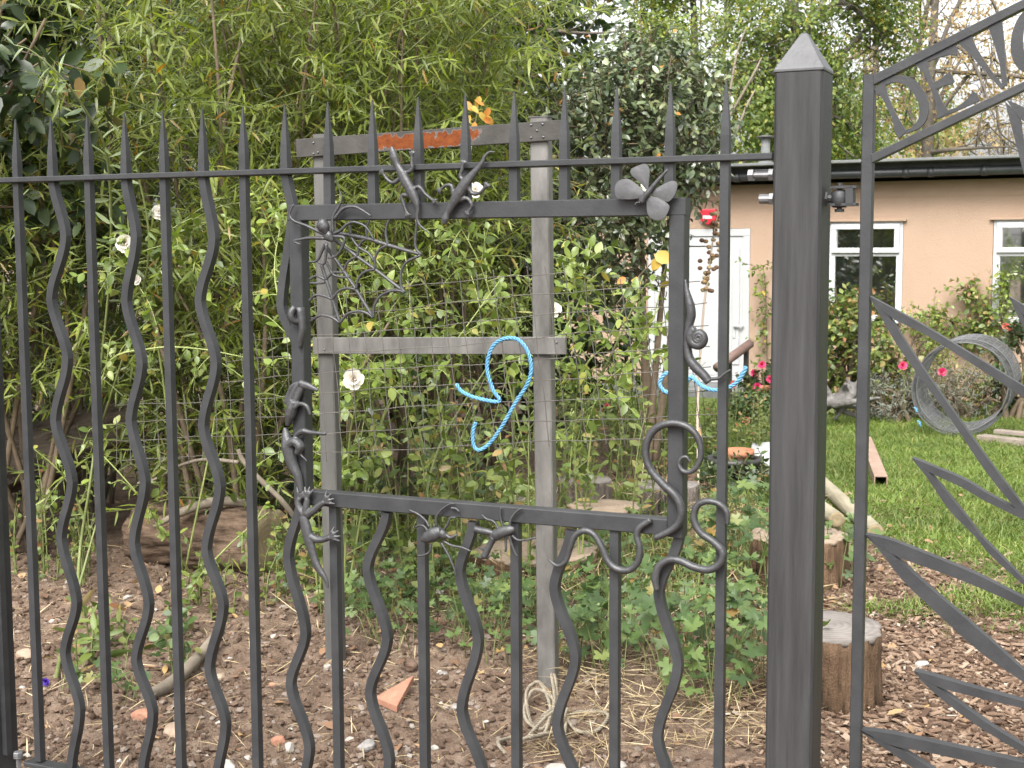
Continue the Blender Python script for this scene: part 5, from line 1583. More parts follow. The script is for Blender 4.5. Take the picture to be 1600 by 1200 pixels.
rose((-.75, 5.6), [[(-.7, 5.6, 0), AT(545, 700, 5.5), AT(560, 590, 5.4), AT(520, 430, 5.5)], [(-.8, 5.6, 0), AT(520, 650, 5.5), AT(600, 500, 5.6), AT(680, 400, 5.5)], [(-.7, 5.6, 0), AT(600, 650, 5.6), AT(690, 560, 5.6), AT(780, 440, 5.7)], [(-.8, 5.6, 0), AT(470, 600, 5.6), AT(430, 440, 5.7), AT(440, 340, 5.8)]],
     'rose bush behind the left half of the frame, white bloom beside the zinc post', [(553, 592, 5.25, .045), (743, 297, 5.7, .035)], 41)
rose((.25, 6.1), [[(.2, 6.1, 0), AT(835, 640, 5.9), AT(905, 470, 5.9), AT(920, 380, 5.8)], [(.3, 6.1, 0), AT(900, 620, 6.0), AT(950, 530, 6.0), AT(990, 450, 5.9)], [(.2, 6.1, 0), AT(800, 620, 6.1), AT(760, 440, 6.0), AT(700, 320, 6.0)], [(.3, 6.1, 0), AT(930, 640, 6.0), AT(985, 560, 5.9), AT(1030, 480, 5.9)]],
     'rose bush with fresh green leaves right of the right zinc post', [(866, 484, 5.7, .034)], 42, nside=24)
rose((-1.5, 6.2), [[(-1.5, 6.2, 0), AT(340, 600, 6.1), AT(290, 420, 6.0), AT(260, 330, 5.9)], [(-1.5, 6.2, 0), AT(250, 560, 6.0), AT(210, 430, 5.8), AT(198, 385, 5.8)]],
     'rose with white blooms behind the left wavy bars', [(197, 381, 5.7, .042), (250, 332, 5.9, .036), (213, 437, 5.8, .025)], 43, nside=16)
rose((-1.7, 5.9), [[AT(160, 900, 6.1), AT(158, 720, 5.8), AT(165, 575, 5.6), AT(235, 545, 5.5), AT(310, 545, 5.5), AT(390, 560, 5.5)], [AT(165, 905, 6.1), AT(110, 760, 5.9), AT(40, 690, 5.8)], [AT(300, 900, 6.0), AT(255, 830, 5.8), AT(205, 760, 5.7), AT(140, 690, 5.7)], [AT(320, 960, 5.9), AT(300, 920, 5.8), AT(360, 850, 5.8), AT(420, 800, 5.8)]],
     'straggling rose with long bare green canes behind the left bars', [], 44, nside=7, ll=.045, side=(.08, .2), single=60)
# ------------------------------------------------------------------ tangle of weeds and dry stalks around the zinc frame
def weeds(px0, px1, Y0, Y1, n, hmin, hmax, label, seed, mat='weed_leaf', single=40, ll=.075, ww=.034, stem='stem', name='tall_weed', per=26):
    rs = np.random.default_rng(seed)
    Yc = (Y0 + Y1) / 2
    base = ((px0 + px1) / 2 - 800) / 2166 * Yc
    root = thing(name, (base, Yc, 0), label, 'weeds', 'weeds behind the fence')
    L = Leaves(); mb = MB()
    for i in range(n):
        Y = rs.uniform(Y0, Y1); x = (rs.uniform(px0, px1) - 800) / 2166 * Y
        h = rs.uniform(hmin, hmax); a = rs.random() * 6.28; ln = rs.uniform(.1, .5) * h
        P = crom([(x, Y, -.03), (x + math.cos(a) * ln * .3, Y + math.sin(a) * ln * .3, h * .6), (x + math.cos(a) * ln, Y + math.sin(a) * ln, h)], 5)
        mb.tube(P, [.0045, .0035, .0015], 4, cap=False)
        alternate(L, P, int(per * h), ll, ww, .8, .3, rs, .12)
    o = mb.build('stalks', M[stem], root, True); o['kind'] = 'stuff'
    L.build(root, OVATE, M[mat], single)
weeds(500, 700, 5.4, 6.6, 26, .5, 1.0, 'leafy weeds between the left zinc post and the beetles', 51)
weeds(660, 850, 5.6, 7.2, 26, .4, 1.0, 'leafy weeds under the blue rope', 52)
weeds(870, 1050, 6.6, 8.2, 20, .3, .8, 'leafy weeds right of the right zinc post', 53, single=30)
weeds(870, 1070, 8.6, 10.2, 60, .4, .8, 'finer green weeds of the flower bed behind the stumps', 54, single=0, ll=.04, ww=.02, per=60)
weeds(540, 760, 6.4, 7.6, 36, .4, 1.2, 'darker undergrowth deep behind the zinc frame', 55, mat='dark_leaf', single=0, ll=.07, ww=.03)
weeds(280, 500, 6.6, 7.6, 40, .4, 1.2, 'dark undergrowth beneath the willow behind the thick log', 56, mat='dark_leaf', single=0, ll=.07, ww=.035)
weeds(0, 130, 6.1, 6.5, 26, .2, .6, 'small round leaved weeds at the foot of the left bars', 57, single=40, ll=.035, ww=.026, per=40)
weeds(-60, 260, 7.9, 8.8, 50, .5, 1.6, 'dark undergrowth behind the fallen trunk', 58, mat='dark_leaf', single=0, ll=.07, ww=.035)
weeds(1060, 1200, 9.3, 10.8, 40, .2, .45, 'low green plants in front of the white door', 59, single=0, ll=.045, ww=.02, per=70)
weeds(1090, 1205, 8.3, 8.9, 26, .1, .22, 'trailing dark leaved plant below the white board', 60, mat='dark_leaf', single=20, ll=.055, ww=.035, per=90)
weeds(420, 510, 5.8, 6.4, 24, .1, .32, 'small weeds beside the mossy end of the thick log', 61, single=25, ll=.045, ww=.032, per=60)
weeds(260, 430, 5.5, 6.1, 22, .08, .26, 'sprigs growing on the soil before the thick log', 62, single=25, ll=.04, ww=.028, per=50)
weeds(90, 210, 4.7, 5.4, 12, .08, .25, 'pale green tuft growing on the soil between the left bars', 63, single=40, ll=.09, ww=.03, per=60)
weeds(210, 290, 4.8, 5.5, 9, .06, .16, 'dark ivy like leaves beside the grey bare branch', 64, mat='geranium_leaf', single=40, ll=.06, ww=.045, per=90)

# bare stalks and stems
def stalks(list_, mat, name, label, cat, r=.006):
    mb = MB()
    for P in list_: mb.tube(crom(P, 6), [r, r * .8, r * .45], 6)
    return tag(mb.build(name, M[mat], None, True, loc=(list_[0][0][0], list_[0][0][1], 0)), label, cat)
stalks([[PG(610, 800), AT(628, 640, 7.2), AT(560, 560, 7.0), AT(520, 480, 6.9)], [PG(560, 860), AT(545, 700, 6.0), AT(555, 600, 6.0), AT(610, 500, 6.1)]], 'wood_stem', 'sapling', 'brown woody saplings rising beside the left zinc post', 'sapling', .012)
for i, (pts, lab) in enumerate((
    ([PG(855, 905), AT(890, 730, 6.1), AT(925, 620, 6.1), AT(985, 490, 6.1), AT(1005, 430, 6.1)], 'thick green stem leaning right beside the right zinc post'),
    ([PG(650, 940), AT(662, 800, 5.8), AT(690, 690, 5.9), AT(770, 560, 6.0)], 'green stem rising between the two beetles'),
    ([PG(800, 860), AT(802, 720, 6.3), AT(803, 600, 6.3), AT(805, 500, 6.3)], 'upright green stem below the blue rope'),
    ([PG(120, 960), AT(125, 860, 5.9), AT(140, 760, 5.9), AT(155, 640, 6.0)], 'dark green stem rising from the soil between the left bars'),
    ([PG(86, 1070), AT(100, 1000, 5.1), AT(128, 900, 5.4), AT(150, 820, 5.5)], 'mossy stem stuck in the soil behind the first wavy bar'))):
    stalks([pts], 'stem', 'sapling', lab, 'sapling', .0085)
rs = np.random.default_rng(77)
dwc = thing('dry_willow', AT(80, 740, 7.3) * [1, 1, 0], 'cluster of dry brown stems leaning above the fallen trunk at the left edge', 'dry shrub')
for i in range(26):
    x = rs.uniform(-40, 190); b = AT(x, 720, 7.2 + rs.random() * .5); b[2] = .1
    e = AT(x + rs.normal() * 70 + 25, rs.uniform(380, 520), b[1] - .1)
    MB().tube(crom([b, (b + e) / 2 + rs.normal(size=3) * .05, e], 5), [.013, .011, .007], 6).build('stem', M['stick'], dwc, True)
# dry seed stalk in front of the door
sd_ = thing('seed_stalk', PG(1095, 760), 'dry tan hollyhock stalk with seed pods in front of the white door', 'seed stalk')
P = crom([PG(1092, 770), AT(1090, 640, 8.9), AT(1098, 500, 8.9), AT(1108, 420, 8.9), AT(1116, 360, 8.9), AT(1122, 335, 8.9)], 6)
MB().tube(P, [.009, .007, .003], 6).build('stalk', M['straw'], sd_, True)
Q, T = along(P[len(P) // 2:], 22)
for i in range(22):
    for q in range(2):
        c = Q[i] + rs.normal(size=3) * [.03, .02, .012]
        MB().ball(c, .017, .017, .014, seg=7, rings=5).build('seed_pod', M['litter'] if (i + q) % 3 else M['straw'], sd_, True)
pf = thing('flower', PG(72, 1072), 'small violet flower lying on the soil behind the first bars', 'flower')
c = PG(72, 1070); c[2] = float(gz(c[0], c[1])) + .02
rose_flower(pf, c, .016, 'violet_petal', 300, 'bloom')
# yellow and orange leaf sprays
yl = thing('yellow_spray', AT(745, 200, 5.9) * [1, 1, 0], 'spray of yellow and orange leaves above the rusty crosspiece', 'leaf spray')
L = Leaves(); pts = [(735, 165), (748, 175), (757, 165), (742, 190), (755, 185), (735, 180), (762, 180), (750, 150), (728, 158), (765, 168), (752, 198)]
P = np.array([AT(x, y, 5.95) for x, y in pts]); n = len(P)
L.add(P, unit(rs.normal(size=(n, 3)) * [1, .3, .6] + [0, 0, -.6]), unit(rs.normal(0, .3, (n, 3)) + [0, -1, .3]), .05, .028)
L.build(yl, OVATE, M['yellow_leaf'], 60)
MB().tube(crom([AT(720, 330, 6.0), AT(735, 240, 6.0), AT(748, 160, 5.97)], 5), .003, 5).build('stem', M['cane'], yl, True)
yl = thing('yellow_spray', AT(1025, 420, 6.6) * [1, 1, 0], 'yellowed leaves beside the right side bar of the frame', 'leaf spray')
L = Leaves(); P = np.array([AT(x, y, 5.85) for x, y in [(1022, 398), (1031, 403), (978, 434), (986, 438), (995, 432)]])
L.add(P, unit(np.random.default_rng(3).normal(size=(5, 3)) * [1, .2, .5] + [0, 0, -.8]), np.tile([0, -1., .2], (5, 1)), np.array([.085, .06, .045, .045, .04]), np.array([.06, .045, .03, .03, .025]))
L.build(yl, OVATE, M['yellow_leaf'], 60)
MB().tube(crom([AT(960, 480, 5.95), AT(1000, 430, 5.9), AT(1035, 395, 5.87)], 5), .003, 5).build('stem', M['wood_stem'], yl, True)

# ------------------------------------------------------------------ geraniums covering the soil in the middle
def geranium(px0, px1, py0, py1, n, label, seed, size=.065, hmax=.26, single=90):
    rs = np.random.default_rng(seed)
    c = PG((px0 + px1) / 2, (py0 + py1) / 2)
    root = thing('geranium_clump', (c[0], c[1], 0), label, 'ground cover plant', 'cranesbill clumps on the soil')
    L = Leaves(); mb = MB()
    m_ = 0
    while m_ < n:
        px, py = rs.uniform(px0, px1), rs.uniform(py0, py1)
        if ((px - (px0 + px1) / 2) / (px1 - px0) * 2) ** 2 + ((py - (py0 + py1) / 2) / (py1 - py0) * 2) ** 2 > 1: continue
        b = PG(px, py); m_ += 1
        h = hmax * rs.uniform(.25, 1)
        a = rs.random() * 6.28; ln = rs.uniform(.02, .14)
        e = b + [math.cos(a) * ln, math.sin(a) * ln, h]
        if m_ % 2: mb.tube([b - UPV * .02, (b + e) / 2 + UPV * .03, e], [.002, .0015], 4, cap=False)
        d = np.array([[math.cos(a), math.sin(a) - .4, -.35]]); d = unit(d + rs.normal(0, .25, (1, 3)))
        s = size * rs.uniform(.55, 1.25)
        L.add(e[None], d, unit(np.array([[0, -.35, 1.]]) + rs.normal(0, .35, (1, 3))), s, s)
    o = mb.build('stalks', M['stem'], root, True); o['kind'] = 'stuff'
    L.build(root, PALM, M['geranium_leaf'], single)
geranium(560, 720, 930, 1030, 150, 'low clump of lobed leaves behind the second wavy bar under the frame', 71)
geranium(690, 850, 935, 1045, 170, 'clump of lobed leaves left of the right zinc post', 72)
geranium(860, 1010, 950, 1080, 190, 'dense clump of lobed leaves right of the right zinc post', 73, .075, .28)
geranium(990, 1210, 940, 1120, 260, 'large clump of broad lobed leaves left of the gate post', 74, .085, .34)
geranium(1110, 1215, 830, 960, 120, 'clump of soft lobed leaves left of the tan topped stump', 75, .09, .36, 60)
geranium(470, 600, 900, 990, 70, 'sparse clump of leaves at the foot of the left zinc post', 76, .06, .22, 50)
geranium(1280, 1345, 880, 930, 40, 'little clump of leaves between the two stumps by the gate', 77, .075, .3, 30)
geranium(930, 1120, 850, 930, 90, 'bright green leafy clump beneath the looping snake', 78, .07, .25, 50)
geranium(80, 230, 1030, 1100, 26, 'few lobed leaves on the soil behind the first bars', 79, .06, .08, 26)

# ------------------------------------------------------------------ lawn, straw, chips, crumbs, litter: uncountable
def scatter(n, test, xr, yr, rs):
    P = []
    k = 0
    while k < n:
        x, y = rs.uniform(*xr, n), rs.uniform(*yr, n)
        # denser near the camera, where it shows
        ok = test(x, y, rs)
        x, y = x[ok], y[ok]
        P.append(np.stack([x, y, gz(x, y)], 1)); k += len(x)
    return np.concatenate(P)[:n]
rs = np.random.default_rng(5)
def on_lawn(x, y, rs):
    s = lawn_s(x, y) + (vnoise(x * 1.6, y * 1.6) - .5) * .9 + (vnoise(x * 5, y * 5) - .5) * .6
    q = np.abs(x / y) < .45
    return (s + rs.normal(0, .12, len(x)) > .05) & q & (rs.random(len(x)) < np.clip((13 / y) ** 1.5 * .25, 0, 1))
def grass(n, test, xr, yr, h, w, label, name, rs, mat='grass', lean=.5):
    P = scatter(n, test, xr, yr, rs)
    a = rs.random(n) * 6.28
    d = unit(np.stack([np.cos(a) * lean, np.sin(a) * lean, rs.uniform(.5, 1.2, n)], 1))
    L = Leaves()
    nn_ = np.stack([np.cos(a), np.sin(a), np.full(n, .3)], 1) * -1
    hh = h * rs.uniform(.5, 1.3, n)
    L.add(P - [0, 0, .005], d, nn_, hh, w * rs.uniform(.7, 1.3, n))
    t = thing(name, (0, 0, 0), label, name.replace('_', ' '))
    o = L.build(t, BLADE, M[mat], 0, part=name)
    bpy.data.objects.remove(t)
    BASE[o.name] = np.zeros(3)
    o.parent = None
    tag(o, label, name.replace('_', ' '), kind='stuff')
    return o
grass(62000, on_lawn, (1.0, 6), (5.2, 13.2), .062, .0052, 'green lawn of uneven grass right of the gate post', 'lawn_grass', rs)
def on_mid(x, y, rs):
    return (x > (560 - 800) / 2166 * y) & (x < (1260 - 800) / 2166 * y) & (vnoise(x * 3, y * 3) > .42)
grass(9000, on_mid, (-1, 1.8), (5.6, 8.6), .11, .006, 'rough grass growing among the stumps behind the fence', 'rough_grass', rs)
def on_straw(x, y, rs):
    px = 800 + 2166 * x / y
    return (px > 840) & (px < 1260) & (y < 5.1)
def flat_bits(n, test, xr, yr, l, w, mat, templ, label, name, rs, lift=.02, tilt=.25):
    P = scatter(n, test, xr, yr, rs); n = len(P)
    if templ is BLADE: templ = FLAT
    a = rs.random(n) * 6.28
    d = unit(np.stack([np.cos(a), np.sin(a), rs.normal(0, tilt, n)], 1))
    L = Leaves()
    L.add(P + np.stack([np.zeros(n), np.zeros(n), rs.random(n) * lift + .004], 1), d, unit(rs.normal(0, .3, (n, 3)) + [0, 0, 1]), l * rs.uniform(.4, 1.3, n), w * rs.uniform(.7, 1.3, n))
    t = thing(name, (0, 0, 0), label, name.replace('_', ' '))
    o = L.build(t, templ, M[mat], 0, part=name)
    bpy.data.objects.remove(t); o.parent = None; BASE[o.name] = np.zeros(3)
    tag(o, label, name.replace('_', ' '), kind='stuff')
flat_bits(1400, on_straw, (.05, 1.2), (4.0, 5.1), .14, .0028, 'straw', BLADE, 'dry straw and dead grass at the foot of the clumps near the gate post', 'straw', rs, .05)
flat_bits(1800, lambda x, y, r: (vnoise(x * 2, y * 2) > .5) & (x / y > -.15) & (x / y < .22), (-1, 2), (5.2, 8.5), .2, .004, 'straw', BLADE, 'dead stalks lying among the weeds behind the fence', 'dead_stalks', rs, .12, .5)
flat_bits(1500, lambda x, y, r: (x < .3) & (x / y > -.4), (-2.4, .3), (3.8, 6.8), .11, .0035, 'straw', BLADE, 'thin dry stems strewn over the bare soil', 'dry_stems', rs, .02)
flat_bits(650, lambda x, y, r: np.abs(x / y) < .4, (-2.6, 3), (3.9, 8.5), .045, .028, 'litter', OVATE, 'brown dead leaves scattered over soil and woodchips', 'fallen_leaves', rs, .02, .35)
def bits(n, test, xr, yr, smin, smax, mat, label, name, rs, kind):
    P = scatter(n, test, xr, yr, rs)
    s = smin + (smax - smin) * rs.random(n) ** 4
    if kind == 'clod':
        t_ = (1 + 5 ** .5) / 2
        V = unit(np.array([(-1, t_, 0), (1, t_, 0), (-1, -t_, 0), (1, -t_, 0), (0, -1, t_), (0, 1, t_), (0, -1, -t_), (0, 1, -t_), (t_, 0, -1), (t_, 0, 1), (-t_, 0, -1), (-t_, 0, 1)], float))
        T = np.array([(0, 11, 5), (0, 5, 1), (0, 1, 7), (0, 7, 10), (0, 10, 11), (1, 5, 9), (5, 11, 4), (11, 10, 2), (10, 7, 6), (7, 1, 8), (3, 9, 4), (3, 4, 2), (3, 2, 6), (3, 6, 8), (3, 8, 9), (4, 9, 5), (2, 4, 11), (6, 2, 10), (8, 6, 7), (9, 8, 1)])
        sc = np.stack([s, s * rs.uniform(.6, 1, n), s * rs.uniform(.45, .8, n)], 1)
        X = V[None] * (1 + rs.normal(0, .17, (n, 12, 1))) * sc[:, None]
        lift = s * .3
    else:
        V = np.array([(x, y, z) for z in (-1, 1) for y in (-1, 1) for x in (-1, 1)], float) * .5
        T = np.array([(0, 2, 3), (0, 3, 1), (4, 5, 7), (4, 7, 6), (0, 1, 5), (0, 5, 4), (2, 6, 7), (2, 7, 3), (0, 4, 6), (0, 6, 2), (1, 3, 7), (1, 7, 5)])
        sc = np.stack([s, s * rs.uniform(.18, .5, n), np.full(n, .004) * rs.uniform(.6, 1.6, n)], 1)
        X = V[None] * sc[:, None] * (1 + rs.normal(0, .12, (n, 8, 1)))
        lift = np.abs(rs.normal(.006, .006, n))
    a = rs.random(n) * 6.28; b = rs.normal(0, .25, n)
    ca, sa, cb, sb = np.cos(a), np.sin(a), np.cos(b), np.sin(b)
    Rm = np.zeros((n, 3, 3)); Rm[:, 0, 0] = ca * cb; Rm[:, 0, 1] = -sa; Rm[:, 0, 2] = ca * sb
    Rm[:, 1, 0] = sa * cb; Rm[:, 1, 1] = ca; Rm[:, 1, 2] = sa * sb; Rm[:, 2, 0] = -sb; Rm[:, 2, 2] = cb
    X = np.einsum('nij,nvj->nvi', Rm, X) + P[:, None] + np.stack([0 * s, 0 * s, lift], 1)[:, None]
    nv = len(V)
    o = link(name, mesh_np(name, X.reshape(-1, 3), (T[None] + (np.arange(n) * nv)[:, None, None]).reshape(-1, 3), M[mat], False), None)
    tag(o, label, name.replace('_', ' '), kind='stuff')
def on_soil(x, y, rs):
    return (x / y > -.42) & (x < .45 + rs.normal(0, .12, len(x))) & (rs.random(len(x)) < np.clip((4.2 / y) ** 2.5, 0, 1))
bits(26000, on_soil, (-2.9, .7), (3.75, 7.0), .002, .017, 'clods', 'crumbs of soil, grit and little stones on the bare earth', 'soil_crumbs', rs, 'clod')
def on_chip(x, y, rs):
    s = lawn_s(x, y) + (vnoise(x * 1.6, y * 1.6) - .5) * .9
    return (x > .75 + rs.normal(0, .15, len(x))) & (s < .25 + rs.normal(0, .2, len(x))) & (x / y < .43) & (rs.random(len(x)) < np.clip((4.4 / y) ** 1.5, 0, 1))
bits(14000, on_chip, (.6, 2.7), (3.7, 9.4), .014, .06, 'chips', 'brown woodchip mulch on the path behind the gate', 'woodchips', rs, 'chip')
# leaf scraps on the near stump
for i, (dx, dy, mt) in enumerate(((-.055, -.03, 'litter'), (-.03, -.045, 'weed_leaf'))):
    c = np.array([s6[0] + dx, s6[1] + dy, z6 + .014])
    V, T = lens([(.2, .4), (.5, .5), (.8, .3)], -.3, .9)
    me = mesh_np('leaf_scrap', V[:, :3] * [.04, .06, .06] + np.stack([0 * V[:, 0], 0 * V[:, 0], V[:, 3] * .04], 1), T, M[mt])
    o = link('leaf_scrap', me, None, None, c); o.rotation_euler = (.2, .1, 1.2 + i * 2.2)
    tag(o, ('curled brown leaf on top of the tall grey topped stump', 'pale green leaf scrap on top of the tall grey topped stump')[i], 'leaf')

# ------------------------------------------------------------------ planting along the bungalow
def climber(pts, label, seed, n=700, mat='weed_leaf', ll=.07, ww=.045, name='climbing_plant', cat='climber', depth=.18, single=0, templ=OVAL2):
    rs = np.random.default_rng(seed)
    base = PH(*pts[0], depth)
    root = thing(name, (base[0], base[1], 0), label, cat)
    L = Leaves(); mb = MB()
    C = [PH(px, py, depth * .5) for px, py in pts]
    C = [np.array([C[0][0], C[0][1], 0])] + C
    P = crom(C, 6); mb.tube(P, [.012, .007, .003], 5)
    for i in range(n // 8):
        p = P[rs.integers(len(P) // 3, len(P))]
        d = unit(rs.normal(size=3) * [1, .3, 1] + HN * .4); ln = rs.uniform(.1, .3)
        Q = [p, p + d * ln * .6, p + d * ln]
        mb.tube(Q, [.003, .001], 3, cap=False)
        alternate(L, Q, 8, ll, ww, .9, .2, rs, .1)
    o = mb.build('stems', M['wood_stem'], root, True)
    L.build(root, templ, M[mat], single)
    return root
def bed_bush(px, py, Y, rx, rz, ntw, label, seed, mat='weed_leaf', ll=.07, ww=.04, per=6, name='garden_shrub', cat='shrub', ry=None, z0=None, gap=.32):
    c = AT(px, py, Y)
    return bush(name, (c[0], c[1]), [(tuple(c), (rx, ry or rx * .7, rz))], ntw, per, ll, ww, mat, label, cat, seed, OVAL2, 0, None, 5, .4, gap, twl=.16, gs=2.5)
bed_bush(1350, 560, 12.4, .5, .62, 420, 'dense climbing shrub below the window behind the gate stile', 81)
bed_bush(1325, 480, 12.9, .3, .35, 120, 'upper shoots of the climber in front of the window glass', 82, ll=.06)
bed_bush(1290, 560, 12.6, .25, .6, 160, 'dark leafy shrub partly behind the gate post', 83, mat='geranium_leaf')
bed_bush(1415, 545, 12.8, .4, .35, 150, 'light green fern like plant in front of the peach wall', 84, mat='rose_leaf', ll=.05, ww=.02)
bed_bush(1500, 618, 12.0, .55, .22, 320, 'grey lavender hedge behind the wire roll', 85, 'lavender_leaf', .05, .006, 9, 'lavender', 'lavender')
bed_bush(1395, 628, 11.9, .32, .2, 200, 'grey green lavender left of the wire roll', 86, 'lavender_leaf', .05, .008, 9, 'lavender', 'lavender')
bed_bush(1612, 575, 12.0, .32, .42, 260, 'dark rounded bush at the right picture edge', 87, 'dark_leaf', .06, .035)
bed_bush(1570, 620, 11.9, .3, .22, 160, 'low green plants right of the wire roll', 88, 'weed_leaf', .05, .015)
bed_bush(1190, 648, 11.8, .3, .14, 200, 'low flowering bed left of the gate post', 89, 'geranium_leaf', .045, .03)
bed_bush(1190, 590, 12.7, .16, .1, 70, 'leaves of the pink geraniums in the tall pot', 90, 'dark_leaf', .05, .045)
bed_bush(1450, 600, 12.5, .45, .25, 200, 'yellowish flowering plants in front of the peach wall', 91, 'weed_leaf', .05, .02)
climber([(1380, 560), (1410, 515), (1470, 520), (1520, 515), (1545, 490), (1535, 470), (1510, 450)], 'straggly climber trailing along the peach wall between the two windows', 92, 520)
climber([(1420, 560), (1440, 500), (1480, 500), (1530, 525), (1560, 505)], 'second straggly climber low on the peach wall', 93, 400, 'rose_leaf', .06, .035)
climber([(1572, 600), (1570, 520), (1566, 460), (1572, 430)], 'climbing rose in front of the window at the right edge', 94, 260, 'rose_leaf', .06, .035)
climber([(1200, 620), (1198, 540), (1196, 450), (1192, 415)], 'thin climber on the peach wall beside the gate post', 95, 200, 'rose_leaf', .07, .035)
def flowers(list_, mat, label, cat, group, r=.05):
    for i, (px, py, Y, lab) in enumerate(list_):
        c = AT(px, py, Y)
        t = thing('flower', (c[0], c[1], 0), lab, 'flower', group)
        rose_flower(t, c, r, mat, 200 + i, 'bloom')
        MB().tube(crom([(c[0] + .02, c[1] + .03, 0), c * [1, 1, .5] + [.03, .02, 0], c], 4), .005, 4).build('stem', M['stem'], t, True)
flowers([(1190, 570, 12.55, 'large pink geranium bloom in the tall pot'), (1178, 583, 12.55, 'smaller pink bloom at the left of the tall pot'), (1203, 592, 12.5, 'pink bloom at the right of the tall pot'), (1183, 604, 12.4, 'pink bloom hanging below the pot rim')], 'pink_petal', '', 'flower', 'pink flowers by the door', .04)
flowers([(1410, 571, 11.7, 'bright pink flower head left of the wire roll'), (1471, 581, 11.8, 'pink flower head seen through the wire roll')], 'pink_petal', '', 'flower', 'pink flowers by the wire roll', .042)
flowers([(1570, 509, 12.3, 'salmon rose below the right window, the left one'), (1579, 517, 12.2, 'salmon rose below the right window, the right one'), (1146, 600, 11.5, 'salmon flower beside the blue rope'), (1165, 657, 11.3, 'salmon flower over the white board'), (1062, 668, 9.5, 'coral flower right of the frame')], 'salmon_petal', '', 'flower', 'salmon flowers', .035)
flowers([(948, 634, 8.8, 'red pink flower left of the frame side in the bed'), (972, 640, 9.2, 'red pink flower in the middle of the bed behind the mesh'), (1006, 643, 9.0, 'largest red pink flower of the bed behind the mesh'), (992, 690, 8.8, 'lowest red pink flower of the bed behind the mesh')], 'pink_petal', '', 'flower', 'pink flowers in the bed behind the mesh', .022)

# ------------------------------------------------------------------ trees beyond
def tree(name, base, h, crown, ntw, per, ll, mat, label, cat, seed, trunk_r=.2, nbr=14, gap=.4, gs=.55, templ=OVAL2, inner=.3, twl=.7, ww=.62, tm='bark'):
    rs = np.random.default_rng(seed)
    root = thing(name, (*base, 0), label, cat)
    st = MB()
    top = np.array([base[0] + rs.normal() * .3, base[1] + rs.normal() * .3, h])
    b = np.array([*base, -.2])
    P = crom([b, b * .6 + top * .4 + [rs.normal() * .25, rs.normal() * .25, 0], top], 10)
    st.tube(P, [trunk_r, trunk_r * .6, trunk_r * .12], 10)
    ells = crown
    for i in range(nbr):
        t = rs.uniform(.25, .9); p = P[int(t * (len(P) - 1))]
        c, r3 = ells[i % len(ells)]
        e = np.array(c) + unit(rs.normal(size=3)) * np.array(r3) * rs.uniform(.6, .95)
        m1 = p * .5 + e * .5 + rs.normal(size=3) * .25 + [0, 0, .3]
        Q = crom([p, m1, e], 7)
        st.tube(Q, [trunk_r * .4 * (1 - t * .5), trunk_r * .22, .012], 6)
        for k in range(5):
            q = Q[rs.integers(len(Q) // 2, len(Q))]
            f = q + unit(rs.normal(size=3) + [0, 0, .4]) * np.mean(r3) * rs.uniform(.3, .7)
            C = crom([q, (q + f) / 2 + rs.normal(size=3) * .12, f], 4)
            st.tube(C, [trunk_r * .1, trunk_r * .06, .006], 4, cap=False)
            for w in range(3):
                q2 = C[rs.integers(2, len(C))]; f2 = q2 + unit(rs.normal(size=3)) * rs.uniform(.3, .8)
                st.tube([q2, (q2 + f2) / 2 + rs.normal(size=3) * .05, f2], [.012, .008, .004], 3, cap=False)
    st.build('trunk', M[tm], root, True)
    L = Leaves(); cloud(L, ells, ntw, per, ll, ll * ww, rs, inner, .2, twl, gap, gs)
    L.build(root, templ, M[mat], 0, part='crown')
    return root
def E_(px, py, Y, rx, rz, ry=None): return (tuple(AT(px, py, Y)), (rx, ry or rx, rz))
tree('oak_tree', (AT(1235, 500, 24)[0], 24), 8, [E_(1180, 90, 24, 1.5, 1.3), E_(1290, 140, 24, 1.3, 1.5), E_(1250, -20, 24, 1.7, 1.5), E_(1150, 190, 23, .8, 1.0), E_(1340, 60, 24, .9, .9)], 4300, 7, .085, 'oak_leaf', 'big green oak with some yellow leaves behind the gate post', 'tree', 101, .2, 12, gap=.42, gs=1.1, tm='bark_mid')
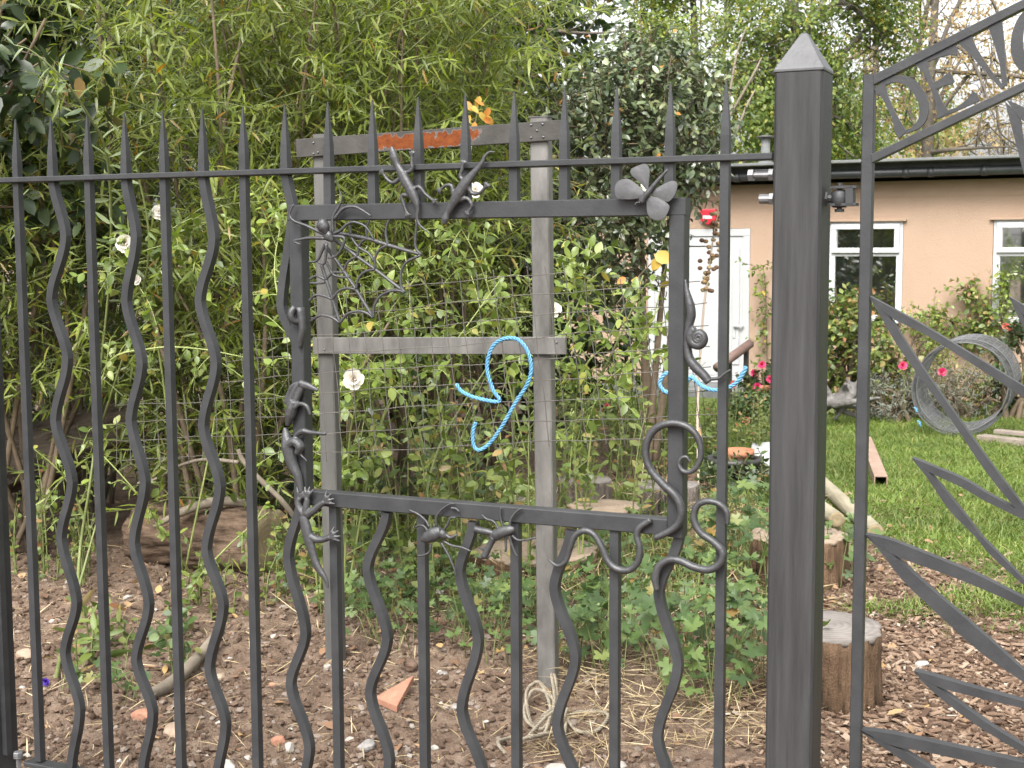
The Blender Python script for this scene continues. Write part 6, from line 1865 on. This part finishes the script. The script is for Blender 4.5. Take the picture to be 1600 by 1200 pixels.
tree('oak_tree', (AT(1060, 500, 27)[0], 27), 9, [E_(1075, 40, 27, 1.0, 1.2), E_(1100, -60, 27, 1.4, 1.2), E_(1030, 120, 26, .8, .9)], 2300, 7, .088, 'oak_leaf', 'yellowish green tree above the laurel bush', 'tree', 102, .17, 9, gap=.42, gs=1.1, tm='bark_mid')
tree('oak_tree', (AT(1330, 500, 32)[0], 32), 8, [E_(1340, 200, 32, 2.2, 1.3), E_(1250, 225, 32, 1.8, 1.1), E_(1150, 220, 32, 1.6, 1.1)], 2600, 7, .1, 'oak_leaf', 'smaller green tree low behind the roof left of the lettering', 'tree', 103, .2, 10, gap=.4, gs=.9)
tree('autumn_tree', (AT(1452, 500, 26)[0], 26), 9.5, [E_(1440, 60, 26, 2.0, 1.5), E_(1560, 40, 26, 1.8, 1.6), E_(1500, 180, 26, 2.2, 1.0), E_(1640, 160, 26, 1.5, 1.3)], 900, 6, .085, 'autumn_leaf', 'nearly bare autumn tree with orange leaves behind the gate lettering', 'tree', 104, .17, 15, gap=.42, gs=.8, tm='bark_mid')
tree('autumn_tree', (AT(1540, 500, 38)[0], 38), 7, [E_(1480, 230, 38, 2.6, 1.1), E_(1600, 225, 38, 2.6, 1.1)], 420, 6, .14, 'autumn_leaf', 'thin brownish tree farther off above the roof at the right', 'tree', 105, .1, 13, gap=.4, gs=.8, tm='bark_mid')
tree('dark_tree', (-2.5, 16), 7.5, [((-2.8, 16, 4.2), (2.2, 1.5, 2.3)), ((-.2, 16.5, 4.0), (1.4, 1.4, 1.9)), ((-5.2, 16, 4.0), (1.8, 1.5, 2.4))], 2600, 7, .15, 'dark_leaf', 'tall dark tree filling the gaps above the willows', 'tree', 106, .25, 24, gap=.34, gs=.8)
# bare pale branches sticking up at the right flank of the laurel
stalks([[AT(1125, 330, 9.9), AT(1135, 190, 10), AT(1150, 90, 10.1), AT(1165, 45, 10.2)], [AT(1135, 190, 10), AT(1175, 120, 10), AT(1190, 90, 10.1)], [AT(1130, 260, 9.9), AT(1165, 170, 9.9), AT(1180, 140, 10)]], 'stick', 'bare_branch', 'pale bare forked branches rising right of the laurel bush', 'branch', .012)
